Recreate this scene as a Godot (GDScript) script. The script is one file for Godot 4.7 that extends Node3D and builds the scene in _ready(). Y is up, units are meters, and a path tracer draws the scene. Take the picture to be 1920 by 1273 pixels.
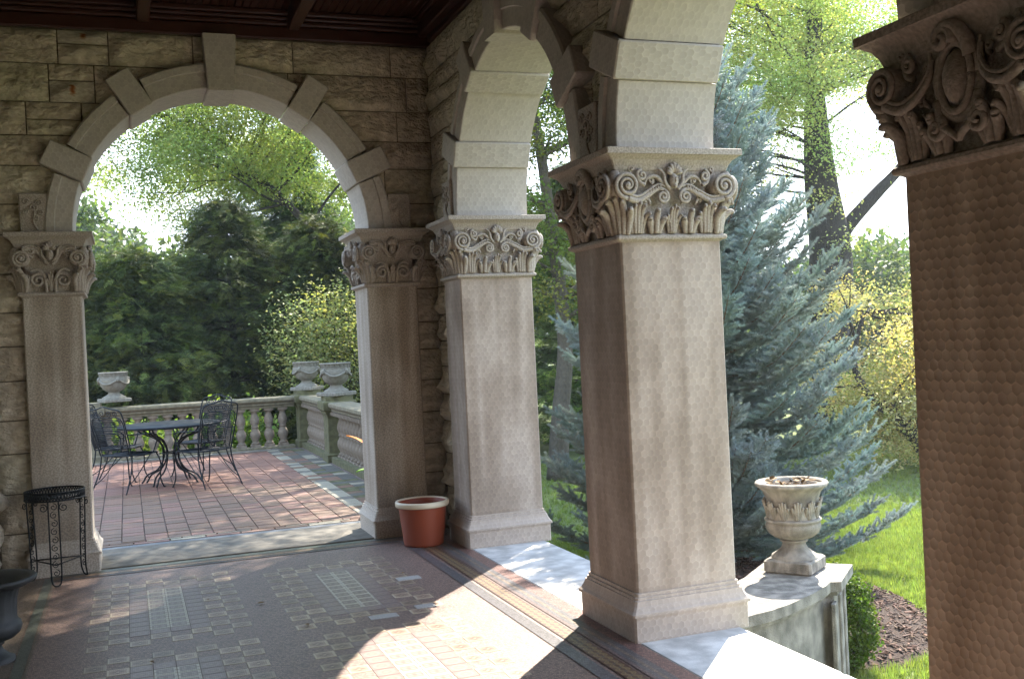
extends Node3D
# A stone porch with carved columns and round arches, a terrace beyond, a garden to the right.
# x runs along the back wall, y up, z towards the viewer; the porch floor lies at y = 0.

var M := {}            # materials
var T := {}            # textures
var counts := {}
var rng := RandomNumberGenerator.new()
const GROUND := -0.9


func _ready() -> void:
	rng.seed = 7
	setup_view()
	make_materials()
	porch_floor()
	ceiling()
	walls()
	columns_all()
	terrace()
	balustrades()
	pedestal()
	garden_ground()
	porch_things()
	terrace_things()
	plants()
	trees()


func setup_view() -> void:
	var cam := Camera3D.new()
	cam.name = "camera"
	cam.position = Vector3(0, 1.6, 0)
	cam.rotation = Vector3(-0.0029, -0.3537, -0.0485)
	cam.fov = 35.93
	cam.near = 0.05
	cam.far = 400.0
	add_child(cam)
	cam.current = true
	var sky_mat := ProceduralSkyMaterial.new()
	sky_mat.sky_top_color = Color(0.66, 0.76, 0.9)
	sky_mat.sky_horizon_color = Color(0.93, 0.95, 0.96)
	sky_mat.sky_curve = 0.18
	sky_mat.ground_bottom_color = Color(0.25, 0.27, 0.2)
	sky_mat.ground_horizon_color = Color(0.6, 0.64, 0.6)
	sky_mat.sun_angle_max = 20.0
	var sky := Sky.new()
	sky.sky_material = sky_mat
	var env := Environment.new()
	env.background_mode = Environment.BG_SKY
	env.sky = sky
	env.background_energy_multiplier = 1.05
	env.ambient_light_source = Environment.AMBIENT_SOURCE_SKY
	env.tonemap_mode = Environment.TONE_MAPPER_LINEAR
	env.tonemap_exposure = 5.2
	env.fog_enabled = true
	env.fog_density = 0.001
	env.fog_light_color = Color(0.93, 0.95, 0.96)
	env.sdfgi_enabled = true
	env.ssao_enabled = true
	env.ssil_enabled = true
	var we := WorldEnvironment.new()
	we.name = "environment"
	we.environment = env
	add_child(we)
	var sun := DirectionalLight3D.new()
	sun.name = "sun"
	sun.light_energy = 1.6
	sun.light_color = Color(1.0, 0.965, 0.91)
	sun.light_angular_distance = 0.5
	sun.shadow_enabled = true
	add_child(sun)
	var to := Vector3(-0.675, -1.05, 0.737)
	sun.look_at_from_position(Vector3(0, 30, 0), Vector3(0, 30, 0) + to, Vector3.UP)


# ---------------------------------------------------------------- naming
func numbered(called: String) -> String:
	var n: int = counts.get(called, 0)
	counts[called] = n + 1
	return called if n == 0 else "%s_%03d" % [called, n]


func tag(o: Node, label: String, category: String, group := "") -> Node:
	o.set_meta("label", label)
	o.set_meta("category", category)
	if group:
		o.set_meta("group", group)
	return o


func thing(called: String, label: String, category: String, at := Vector3.ZERO, turn := 0.0, group := "") -> Node3D:
	var o := Node3D.new()
	o.name = numbered(called)
	add_child(o)
	o.position = at
	o.rotation.y = turn
	tag(o, label, category, group)
	return o


func obj(called: String, mesh: Mesh, m: Material, parent: Node = null) -> MeshInstance3D:
	var o := MeshInstance3D.new()
	o.mesh = mesh
	o.material_override = m
	if parent == null:
		o.name = numbered(called)
		add_child(o)
	else:
		o.name = called
		parent.add_child(o, true)
	return o


func struct(o: Node) -> Node:
	o.set_meta("kind", "structure")
	return o


func stuff(o: Node) -> Node:
	o.set_meta("kind", "stuff")
	return o


func copy(o: Node3D, called: String, label: String, at: Vector3, turn: float) -> Node3D:
	var c: Node3D = o.duplicate()
	c.name = numbered(called)
	add_child(c)
	c.position = at
	c.rotation.y = turn
	c.set_meta("label", label)
	return c


# ---------------------------------------------------------------- textures and materials
func lin(r: float, g: float, b: float) -> Color:
	return Color(r, g, b).linear_to_srgb()


func noise_tex(seed_: int, freq: float, lo: float, hi: float, size := 512, kind := FastNoiseLite.TYPE_SIMPLEX, octaves := 5) -> NoiseTexture2D:
	var n := FastNoiseLite.new()
	n.seed = seed_
	n.noise_type = kind
	n.frequency = freq
	n.fractal_octaves = octaves
	var g := Gradient.new()
	g.set_color(0, Color(lo, lo, lo))
	g.set_color(1, Color(hi, hi, hi))
	g.set_offset(0, 0.15)
	g.set_offset(1, 0.85)
	var t := NoiseTexture2D.new()
	t.width = size
	t.height = size
	t.seamless = true
	t.noise = n
	t.color_ramp = g
	return t


func tex_of(im: Image) -> ImageTexture:
	return ImageTexture.create_from_image(im)


func dimple_tex(dirt := false) -> ImageTexture:
	# rows of shallow tool-marks, each a small dished scale; 8 x 8 cells in 0.29 x 0.256 m
	var w := 256
	var h := 224
	var im := Image.create(w, h, false, Image.FORMAT_RGB8)
	var r := RandomNumberGenerator.new()
	r.seed = 3
	var cs := []
	for j in 8:
		var row := []
		for i in 8:
			row.append([Vector2(i * 32 + (16 if j % 2 else 0) + r.randf_range(-2.4, 2.4), j * 28 + r.randf_range(-2.4, 2.4)), r.randf_range(0.85, 1.15), r.randf_range(-0.09, 0.09)])
		cs.append(row)
	for y in h:
		for x in w:
			var best := 1e9
			var bc: Array
			var j0 := int(roundf(y / 28.0))
			for dj in [-1, 0, 1]:
				var jj: int = j0 + dj
				var row: Array = cs[posmod(jj, 8)]
				var off := 16.0 if posmod(jj, 2) else 0.0
				var i0 := int(roundf((x - off) / 32.0))
				for di in [-1, 0, 1]:
					var ii: int = i0 + di
					var c: Array = row[posmod(ii, 8)]
					var p: Vector2 = c[0]
					p += Vector2(floorf(ii / 8.0) * 256.0, floorf(jj / 8.0) * 224.0)
					var d := Vector2(x, y).distance_squared_to(p)
					if d < best:
						best = d
						bc = [p, c[1], c[2]]
			var q: Vector2 = (Vector2(x, y) - bc[0]) / 18.0
			var v: float = clampf(q.length_squared() * bc[1] * 0.75 + q.y * 0.16 + q.x * bc[2] * 0.5 + 0.1, 0, 1)
			if dirt:
				v = lerpf(0.935, 1.0, smoothstep(0.35, 0.75, q.length_squared() * bc[1] * 0.75)) * (1.0 + bc[2] * 0.4)
			im.set_pixel(x, y, Color(v, v, v))
	return tex_of(im)


func tesserae_tex() -> ImageTexture:
	# small mosaic stones laid in wavy rows; 512 px = 0.4 m
	var n := 512
	var im := Image.create(n, n, false, Image.FORMAT_RGB8)
	var r := RandomNumberGenerator.new()
	r.seed = 11
	var tone := PackedFloat32Array()
	for i in 4096:
		tone.append(r.randf_range(0.62, 1.0))
	for y in n:
		for x in n:
			var yy := y + 5.0 * sin(x * TAU / 128.0)
			var row := int(floorf(yy / 12.8))
			var fx := x + (6.4 if posmod(row, 2) else 0.0) + 2.0 * sin(row * 2.1)
			var col := int(floorf(fx / 12.8))
			var u := fposmod(fx, 12.8)
			var v := fposmod(yy, 12.8)
			var t: float = tone[posmod(posmod(row, 40) * 41 + posmod(col, 40) * 7, 4096)]
			if u < 1.6 or v < 1.6:
				t = 0.42
			im.set_pixel(x, y, Color(t, t, t))
	return tex_of(im)


func tile_tex(kind: int) -> ImageTexture:
	# inlaid mosaic tiles: 0 pale framed flower, 1 dark ring, 2 pale framed panel square
	var n := 64
	var im := Image.create(n, n, false, Image.FORMAT_RGB8)
	var r := RandomNumberGenerator.new()
	r.seed = 20 + kind
	var pale := Color(0.67, 0.63, 0.57)
	var mid := Color(0.5, 0.45, 0.41)
	var dark := Color(0.42, 0.35, 0.33)
	for y in n:
		for x in n:
			var p := Vector2(x - 31.5, y - 31.5) / 31.5
			var c := mid
			var e := maxf(absf(p.x), absf(p.y))
			if kind == 0:
				c = Color(0.55, 0.485, 0.45)
				if e > 0.78:
					c = pale
				var a := atan2(p.y, p.x)
				var rr := p.length()
				if rr < 0.42 + 0.16 * cos(a * 4.0):
					c = dark
				if rr < 0.16:
					c = pale
				if e < 0.72 and e > 0.6 and absf(absf(p.x) - absf(p.y)) < 0.16:
					c = pale
			elif kind == 1:
				c = Color(0.49, 0.415, 0.395)
				var rr := p.length()
				if rr > 0.55 and rr < 0.8:
					c = Color(0.54, 0.48, 0.45)
				if absf(p.x) + absf(p.y) < 0.3:
					c = Color(0.56, 0.5, 0.44)
			else:
				c = Color(0.48, 0.42, 0.39)
				if e > 0.8:
					c = Color(0.7, 0.67, 0.6)
				if absf(p.y) < 0.35 and absf(p.x) > 0.2 and absf(p.x) < 0.6:
					c = Color(0.6, 0.56, 0.5)
				if absf(p.y) < 0.1:
					c = dark
			var k := r.randf_range(0.86, 1.08)
			if x % 6 == 0 or y % 6 == 0:
				k *= 0.8
			im.set_pixel(x, y, Color(c.r * k, c.g * k, c.b * k))
	return tex_of(im)


func braid_tex() -> ImageTexture:
	# one period of a two-strand braid, running along v
	var n := 64
	var im := Image.create(n, n, false, Image.FORMAT_RGB8)
	var r := RandomNumberGenerator.new()
	r.seed = 40
	for y in n:
		for x in n:
			var u := (x + 0.5) / n * 2.0 - 1.0
			var v := (y + 0.5) / n
			var s := sin(v * TAU) * 0.55
			var c := Color(0.34, 0.24, 0.2)
			var d1 := absf(u - s)
			var d2 := absf(u + s)
			var front := d1 if fposmod(v + 0.25, 1.0) < 0.5 else d2
			var back := d2 if fposmod(v + 0.25, 1.0) < 0.5 else d1
			if back < 0.26:
				c = Color(0.6, 0.51, 0.36) if absf(back - 0.05) > 0.1 else Color(0.47, 0.4, 0.3)
			if front < 0.34:
				c = Color(0.28, 0.2, 0.18)
			if front < 0.26:
				c = Color(0.64, 0.55, 0.38) if absf(front - 0.05) > 0.1 else Color(0.5, 0.42, 0.31)
			if Vector2(u, (fposmod(v * 2.0 + 0.5, 1.0) - 0.5)).length() < 0.14:
				c = Color(0.3, 0.33, 0.38)
			var k := r.randf_range(0.85, 1.08)
			if x % 5 == 0 or y % 6 == 0:
				k *= 0.8
			im.set_pixel(x, y, Color(c.r * k, c.g * k, c.b * k))
	return tex_of(im)


func rust_tex() -> ImageTexture:
	var n := 96
	var im := Image.create(n, n, false, Image.FORMAT_RGB8)
	var f := FastNoiseLite.new()
	f.seed = 5
	f.frequency = 0.06
	for y in n:
		for x in n:
			var t := 0.86 + 0.14 * f.get_noise_2d(x, y)
			var c := Color(t, t, t)
			var dx := absf(x - 48.0 + 5.0 * f.get_noise_2d(0, y * 2.0))
			var a := clampf(1.2 - dx / 6.0, 0, 1) * clampf((y - 18) / 6.0, 0, 1) * clampf((74 - y) / 20.0, 0, 1) * 0.85
			c = c.lerp(Color(0.62, 0.3, 0.08), a)
			im.set_pixel(x, y, c)
	return tex_of(im)


func mat(c: Color, rough := 0.85, tex: Texture2D = null, scale := Vector3.ONE, hmap: Texture2D = null, hs := 0.0) -> StandardMaterial3D:
	var m := StandardMaterial3D.new()
	m.albedo_color = c
	m.roughness = rough
	if tex or hmap:
		m.uv1_triplanar = true
		m.uv1_scale = scale
	if tex:
		m.albedo_texture = tex
	if hmap:
		m.heightmap_enabled = true
		m.heightmap_texture = hmap
		m.heightmap_scale = hs
	return m


func uv_mat(c: Color, rough: float, tex: Texture2D) -> StandardMaterial3D:
	var m := StandardMaterial3D.new()
	m.albedo_color = c
	m.roughness = rough
	m.albedo_texture = tex
	return m


func leaf_mat(c: Color, back: Color, rough := 0.6) -> StandardMaterial3D:
	var m := StandardMaterial3D.new()
	m.albedo_color = c
	m.roughness = rough
	m.vertex_color_use_as_albedo = true
	m.backlight_enabled = true
	m.backlight = back
	m.cull_mode = BaseMaterial3D.CULL_DISABLED
	m.metallic_specular = 0.35
	return m


func make_materials() -> void:
	T.mottle = noise_tex(1, 0.012, 0.8, 1.0, 512, FastNoiseLite.TYPE_SIMPLEX, 4)
	T.stain = noise_tex(8, 0.008, 0.66, 1.0, 512, FastNoiseLite.TYPE_SIMPLEX, 5)
	T.fine = noise_tex(2, 0.05, 0.78, 1.0)
	T.rough = noise_tex(4, 0.025, 0.0, 1.0, 512, FastNoiseLite.TYPE_SIMPLEX_SMOOTH, 6)
	T.grain = noise_tex(6, 0.12, 0.0, 1.0, 512, FastNoiseLite.TYPE_SIMPLEX, 3)
	T.dimple = dimple_tex()
	T.dirt = dimple_tex(true)
	T.tess = tesserae_tex()
	var r := RandomNumberGenerator.new()
	r.seed = 31
	M.ashlar = []
	for i in 6:
		var k := r.randf_range(0.92, 1.06)
		M.ashlar.append(mat(lin(0.58 * k, 0.505 * k * r.randf_range(0.97, 1.02), 0.385 * k), 0.92, T.mottle, Vector3(1.3, 1.9, 1.3), T.rough, 1.5))
	M.rust = []
	var rm := uv_mat(lin(0.58, 0.51, 0.41), 0.92, rust_tex())
	rm.heightmap_enabled = true
	rm.heightmap_texture = T.rough
	rm.heightmap_scale = 0.35
	M.rust.append(rm)
	M.mortar = mat(lin(0.2, 0.165, 0.12), 0.95, T.fine, Vector3(2, 2, 2))
	M.vous = []
	for i in 4:
		var k := r.randf_range(0.93, 1.07)
		var vm := mat(lin(0.48 * k, 0.435 * k, 0.385 * k), 0.85, T.dirt, Vector3(3.45, 3.9, 3.45), T.dimple, 0.16)
		M.vous.append(vm)
	M.shaft = mat(lin(0.46, 0.385, 0.325), 0.85, T.dirt, Vector3(3.45, 3.9, 3.45), T.dimple, 0.16)
	M.shaft.vertex_color_use_as_albedo = true
	M.shaft_near = mat(lin(0.57, 0.455, 0.345), 0.85, T.dirt, Vector3(3.45, 3.9, 3.45), T.dimple, 0.42)
	M.shaft_near.vertex_color_use_as_albedo = true
	M.shaft_plain = mat(lin(0.55, 0.485, 0.41), 0.9, T.fine, Vector3(2, 2, 2), T.grain, 0.12)
	M.shaft_plain.vertex_color_use_as_albedo = true
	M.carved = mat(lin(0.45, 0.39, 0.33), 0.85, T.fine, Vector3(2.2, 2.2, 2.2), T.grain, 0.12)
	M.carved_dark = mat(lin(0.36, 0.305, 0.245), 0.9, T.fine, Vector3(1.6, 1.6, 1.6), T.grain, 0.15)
	M.white_stone = mat(lin(0.62, 0.60, 0.57), 0.7, T.mottle, Vector3(0.7, 0.7, 0.7), T.grain, 0.05)
	M.sill = mat(lin(0.155, 0.14, 0.112), 0.9, T.mottle, Vector3(1.1, 1.1, 1.1), T.grain, 0.05)
	M.mosaic = mat(lin(0.31, 0.205, 0.165), 0.45, T.tess, Vector3(2.5, 2.5, 2.5), T.tess, 0.06)
	M.mosaic_red = mat(lin(0.28, 0.15, 0.125), 0.36, T.tess, Vector3(2.5, 2.5, 2.5), T.tess, 0.06)
	M.mosaic_blue = mat(lin(0.155, 0.145, 0.15), 0.36, T.tess, Vector3(2.5, 2.5, 2.5))
	M.mosaic_green = mat(lin(0.14, 0.16, 0.13), 0.36, T.tess, Vector3(2.5, 2.5, 2.5))
	M.mosaic_tan = mat(lin(0.26, 0.195, 0.145), 0.36, T.tess, Vector3(2.5, 2.5, 2.5))
	M.mosaic_dark = mat(lin(0.19, 0.135, 0.125), 0.36, T.tess, Vector3(2.5, 2.5, 2.5))
	M.tile_pale = []
	for k in [0.9, 1.0, 1.1, 1.0]:
		M.tile_pale.append(uv_mat(Color(k * 0.97, k * 0.93, k * 0.87), 0.4, T.get_or_add("tile0", tile_tex(0))))
	M.tile_ring = uv_mat(Color(1, 1, 1), 0.4, tile_tex(1))
	M.tile_panel = uv_mat(Color(1, 1, 1), 0.4, tile_tex(2))
	M.tile_white = mat(lin(0.4, 0.385, 0.365), 0.5, T.fine, Vector3(3, 3, 3))
	M.braid = uv_mat(Color(0.88, 0.87, 0.86), 0.4, braid_tex())
	M.braid_pale = uv_mat(Color(1.0, 1.0, 1.05), 0.4, M.braid.albedo_texture)
	M.terra = []
	for i in 6:
		var k := r.randf_range(0.78, 1.2)
		M.terra.append(mat(lin(0.2 * k, 0.104 * k * r.randf_range(0.9, 1.15), 0.068 * k), 0.6, T.fine, Vector3(1.7, 1.7, 1.7), T.grain, 0.06))
	M.terra_cream = mat(lin(0.34, 0.3, 0.22), 0.6, T.fine, Vector3(2, 2, 2))
	M.terra_dark = mat(lin(0.105, 0.1, 0.082), 0.6, T.fine, Vector3(2, 2, 2))
	M.terra_blue = mat(lin(0.14, 0.15, 0.16), 0.6, T.fine, Vector3(2, 2, 2))
	M.grout = mat(lin(0.16, 0.12, 0.10), 0.9, T.fine, Vector3(2, 2, 2))
	M.bal = mat(lin(0.17, 0.15, 0.095), 0.92, T.mottle, Vector3(1.5, 1.5, 1.5), T.grain, 0.2)
	M.bal_pink = mat(lin(0.205, 0.165, 0.12), 0.92, T.mottle, Vector3(1.5, 1.5, 1.5), T.grain, 0.2)
	M.moss = mat(lin(0.115, 0.11, 0.05), 0.95, T.mottle, Vector3(1.2, 1.2, 1.2), T.grain, 0.25)
	M.urn = mat(lin(0.205, 0.192, 0.152), 0.9, T.mottle, Vector3(2.4, 2.4, 2.4), T.grain, 0.2)
	M.urn_grey = mat(lin(0.36, 0.325, 0.27), 0.9, T.stain, Vector3(2.6, 1.3, 2.6), T.grain, 0.25)
	M.ped = mat(lin(0.29, 0.265, 0.225), 0.9, T.stain, Vector3(1.6, 1.1, 1.6), T.grain, 0.25)
	M.iron = mat(lin(0.012, 0.015, 0.018), 0.5)
	M.iron.metallic_specular = 0.3
	M.iron_old = mat(lin(0.022, 0.024, 0.026), 0.6, T.fine, Vector3(4, 4, 4), T.grain, 0.1)
	M.wood = mat(lin(0.05, 0.0135, 0.0075), 0.38, T.fine, Vector3(6, 6, 0.5))
	M.wood_x = mat(lin(0.05, 0.0135, 0.0075), 0.35, T.fine, Vector3(0.5, 6, 6))
	M.plastic = mat(lin(0.26, 0.05, 0.018), 0.5)
	M.plastic_rim = mat(lin(0.68, 0.6, 0.45), 0.45)
	M.soil = mat(lin(0.07, 0.05, 0.035), 1.0, T.fine, Vector3(8, 8, 8), T.grain, 0.6)
	M.mulch = mat(lin(0.075, 0.045, 0.03), 1.0, T.fine, Vector3(3, 3, 3), T.grain, 1.2)
	M.lawn = mat(lin(0.16, 0.2, 0.06), 1.0, T.fine, Vector3(1.1, 1.1, 1.1), T.grain, 0.8)
	M.bark = mat(lin(0.036, 0.03, 0.025), 0.95, T.mottle, Vector3(2.5, 0.7, 2.5), T.rough, 2.5)
	M.bark_pale = mat(lin(0.10, 0.085, 0.06), 0.95, T.mottle, Vector3(3, 1.2, 3), T.rough, 1.5)
	M.twig = mat(lin(0.16, 0.10, 0.06), 0.95)
	M.blade = leaf_mat(Color(1, 1, 1), lin(0.8, 0.9, 0.4))
	M.leaf = leaf_mat(Color(1, 1, 1), lin(0.95, 1.0, 0.5), 0.5)
	M.needle = leaf_mat(Color(1, 1, 1), lin(0.55, 0.6, 0.35), 0.55)
	M.spruce = leaf_mat(Color(1, 1, 1), lin(0.35, 0.4, 0.4), 0.55)
	M.chip = mat(Color(1, 1, 1), 1.0)
	M.chip.vertex_color_use_as_albedo = true
	M.canna = leaf_mat(lin(0.6, 0.2, 0.03), lin(0.35, 0.12, 0.02))
	M.canna_green = leaf_mat(lin(0.12, 0.25, 0.03), lin(0.12, 0.25, 0.02))
	M.dry = mat(lin(0.2, 0.13, 0.065), 0.9)
	M.plaster = mat(lin(0.16, 0.14, 0.115), 0.95)


# ---------------------------------------------------------------- mesh helpers
func st_new() -> SurfaceTool:
	var st := SurfaceTool.new()
	st.begin(Mesh.PRIMITIVE_TRIANGLES)
	return st


func done(st: SurfaceTool) -> ArrayMesh:
	st.generate_normals()
	return st.commit()


func tri(st: SurfaceTool, a: Vector3, b: Vector3, c: Vector3) -> void:
	st.add_vertex(a)
	st.add_vertex(b)
	st.add_vertex(c)


func quad(st: SurfaceTool, a: Vector3, b: Vector3, c: Vector3, d: Vector3) -> void:
	# clockwise seen from the front
	tri(st, a, b, c)
	tri(st, a, c, d)


func ring_loft(st: SurfaceTool, rings: Array, closed := true, cap0 := true, cap1 := true) -> void:
	# rings: arrays of points, counter-clockwise seen from above when the rings go up
	var n: int = rings[0].size()
	for k in rings.size() - 1:
		var a: PackedVector3Array = rings[k]
		var b: PackedVector3Array = rings[k + 1]
		for i in (n if closed else n - 1):
			var j := (i + 1) % n
			quad(st, a[i], b[i], b[j], a[j])
	if cap0:
		var a: PackedVector3Array = rings[0]
		for i in range(1, n - 1):
			tri(st, a[0], a[i], a[i + 1])
	if cap1:
		var a: PackedVector3Array = rings[-1]
		for i in range(1, n - 1):
			tri(st, a[0], a[i + 1], a[i])


func sq_ring(y: float, hx: float, hz: float, c: float, o: Vector3) -> PackedVector3Array:
	# chamfered rectangle
	c = minf(c, minf(hx, hz) * 0.5)
	var p := PackedVector3Array()
	for q in [[1, 1, 0], [1, 1, 1], [-1, 1, 1], [-1, 1, 0], [-1, -1, 0], [-1, -1, 1], [1, -1, 1], [1, -1, 0]]:
		var x: float = q[0] * (hx - (c if q[2] else 0.0))
		var z: float = q[1] * (hz - (0.0 if q[2] else c))
		p.append(o + Vector3(x, y, -z))
	return p


func sq_lathe(prof: Array, o := Vector3.ZERO, c := 0.008) -> SurfaceTool:
	# prof: [y, hx, hz]; flat shaded
	var st := st_new()
	st.set_smooth_group(-1)
	var rings := []
	for q in prof:
		rings.append(sq_ring(q[0], q[1], q[2], c, o))
	ring_loft(st, rings)
	return st


func add_box(st: SurfaceTool, o: Vector3, s: Vector3, c := 0.006) -> void:
	# box with base-centre o and size s, chamfered edges
	st.set_smooth_group(-1)
	var hx := s.x / 2
	var hz := s.z / 2
	ring_loft(st, [sq_ring(0, hx - c, hz - c, c, o), sq_ring(c, hx, hz, c, o), sq_ring(s.y - c, hx, hz, c, o), sq_ring(s.y, hx - c, hz - c, c, o)])


func box_mesh(s: Vector3, c := 0.006) -> ArrayMesh:
	var st := st_new()
	add_box(st, Vector3.ZERO, s, c)
	return done(st)


func add_tube(st: SurfaceTool, pts: PackedVector3Array, radii, sides := 6, flat := 1.0, flat_dir := Vector3.ZERO) -> void:
	# round (or flattened along flat_dir) tube along pts
	st.set_smooth_group(1)
	var n := pts.size()
	var prev := Vector3.ZERO
	var rings := []
	for i in n:
		var t: Vector3 = (pts[mini(i + 1, n - 1)] - pts[maxi(i - 1, 0)]).normalized()
		var s: Vector3
		if flat_dir != Vector3.ZERO:
			s = flat_dir.cross(t).normalized()
		elif prev == Vector3.ZERO:
			s = t.cross(Vector3.UP if absf(t.y) < 0.9 else Vector3.RIGHT).normalized()
		else:
			s = (prev - t * prev.dot(t)).normalized()
		prev = s
		var b := t.cross(s).normalized()
		var r: float = radii if radii is float else radii[i]
		var ring := PackedVector3Array()
		for k in sides:
			var a := TAU * k / sides
			ring.append(pts[i] + s * (cos(a) * r) + b * (sin(a) * r * flat))
		rings.append(ring)
	ring_loft(st, rings)


func tube(pts: PackedVector3Array, radii, sides := 6) -> ArrayMesh:
	var st := st_new()
	add_tube(st, pts, radii, sides)
	return done(st)


func smooth_path(ctrl: Array, steps := 6) -> PackedVector3Array:
	var out := PackedVector3Array()
	var n := ctrl.size()
	for i in n - 1:
		var p0: Vector3 = ctrl[maxi(i - 1, 0)]
		var p1: Vector3 = ctrl[i]
		var p2: Vector3 = ctrl[i + 1]
		var p3: Vector3 = ctrl[mini(i + 2, n - 1)]
		for k in steps:
			out.append(p1.cubic_interpolate(p2, p0, p3, float(k) / steps))
	out.append(ctrl[n - 1])
	return out


func add_lathe(st: SurfaceTool, prof: Array, segs := 32, o := Vector3.ZERO, lobes := 0, amp := 0.0, from := 0, to := 0, smooth := true) -> void:
	# prof: Vector2(r, y) from the bottom up; lobes flute rows from..to
	st.set_smooth_group(2 if smooth else -1)
	var rings := []
	for i in prof.size():
		var ring := PackedVector3Array()
		for k in segs:
			var a := TAU * k / segs
			var r: float = prof[i].x
			if lobes and i >= from and i <= to:
				r *= 1.0 + amp * (absf(cos(a * lobes / 2.0)) - 0.5)
			ring.append(o + Vector3(cos(a) * r, prof[i].y, -sin(a) * r))
		rings.append(ring)
	# only closed where the profile comes in to the axis; cups, rims and bowls stay open
	ring_loft(st, rings, true, prof[0].x <= 0.03, prof[-1].x <= 0.03)


func lathe(prof: Array, segs := 32, lobes := 0, amp := 0.0, from := 0, to := 0) -> ArrayMesh:
	var st := st_new()
	add_lathe(st, prof, segs, Vector3.ZERO, lobes, amp, from, to)
	return done(st)


func slab_tile(w: float, d: float, h: float) -> ArrayMesh:
	# a small tile with its top face mapped 0..1 and bevelled sides; base-centre origin
	var st := st_new()
	st.set_smooth_group(-1)
	var c := 0.002
	var t := [Vector3(-w / 2 + c, h, -d / 2 + c), Vector3(w / 2 - c, h, -d / 2 + c), Vector3(w / 2 - c, h, d / 2 - c), Vector3(-w / 2 + c, h, d / 2 - c)]
	var b := [Vector3(-w / 2, 0, -d / 2), Vector3(w / 2, 0, -d / 2), Vector3(w / 2, 0, d / 2), Vector3(-w / 2, 0, d / 2)]
	var uv := [Vector2(0, 0), Vector2(1, 0), Vector2(1, 1), Vector2(0, 1)]
	for q in [0, 1, 2, 0, 2, 3]:
		st.set_uv(uv[q])
		st.add_vertex(t[q])
	for i in 4:
		var j := (i + 1) % 4
		for e in [[t[j], j], [t[i], i], [b[i], i], [t[j], j], [b[i], i], [b[j], j]]:
			st.set_uv(uv[e[1]])
			st.add_vertex(e[0])
	return done(st)


func strip(x0: float, z0: float, x1: float, z1: float, y: float, per := 0.1, along_x := false) -> ArrayMesh:
	# a flat sheet; v runs along its length, one unit each `per` metres
	var st := st_new()
	st.set_smooth_group(-1)
	var p := [Vector3(x0, y, z0), Vector3(x1, y, z0), Vector3(x1, y, z1), Vector3(x0, y, z1)]
	var lx := absf(x1 - x0) / per
	var lz := absf(z1 - z0) / per
	var uv := [Vector2(0, 0), Vector2(1, 0), Vector2(1, lz), Vector2(0, lz)]
	if along_x:
		uv = [Vector2(0, 0), Vector2(0, lx), Vector2(1, lx), Vector2(1, 0)]
	for q in [0, 1, 2, 0, 2, 3]:
		st.set_uv(uv[q])
		st.add_vertex(p[q])
	return done(st)


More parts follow.
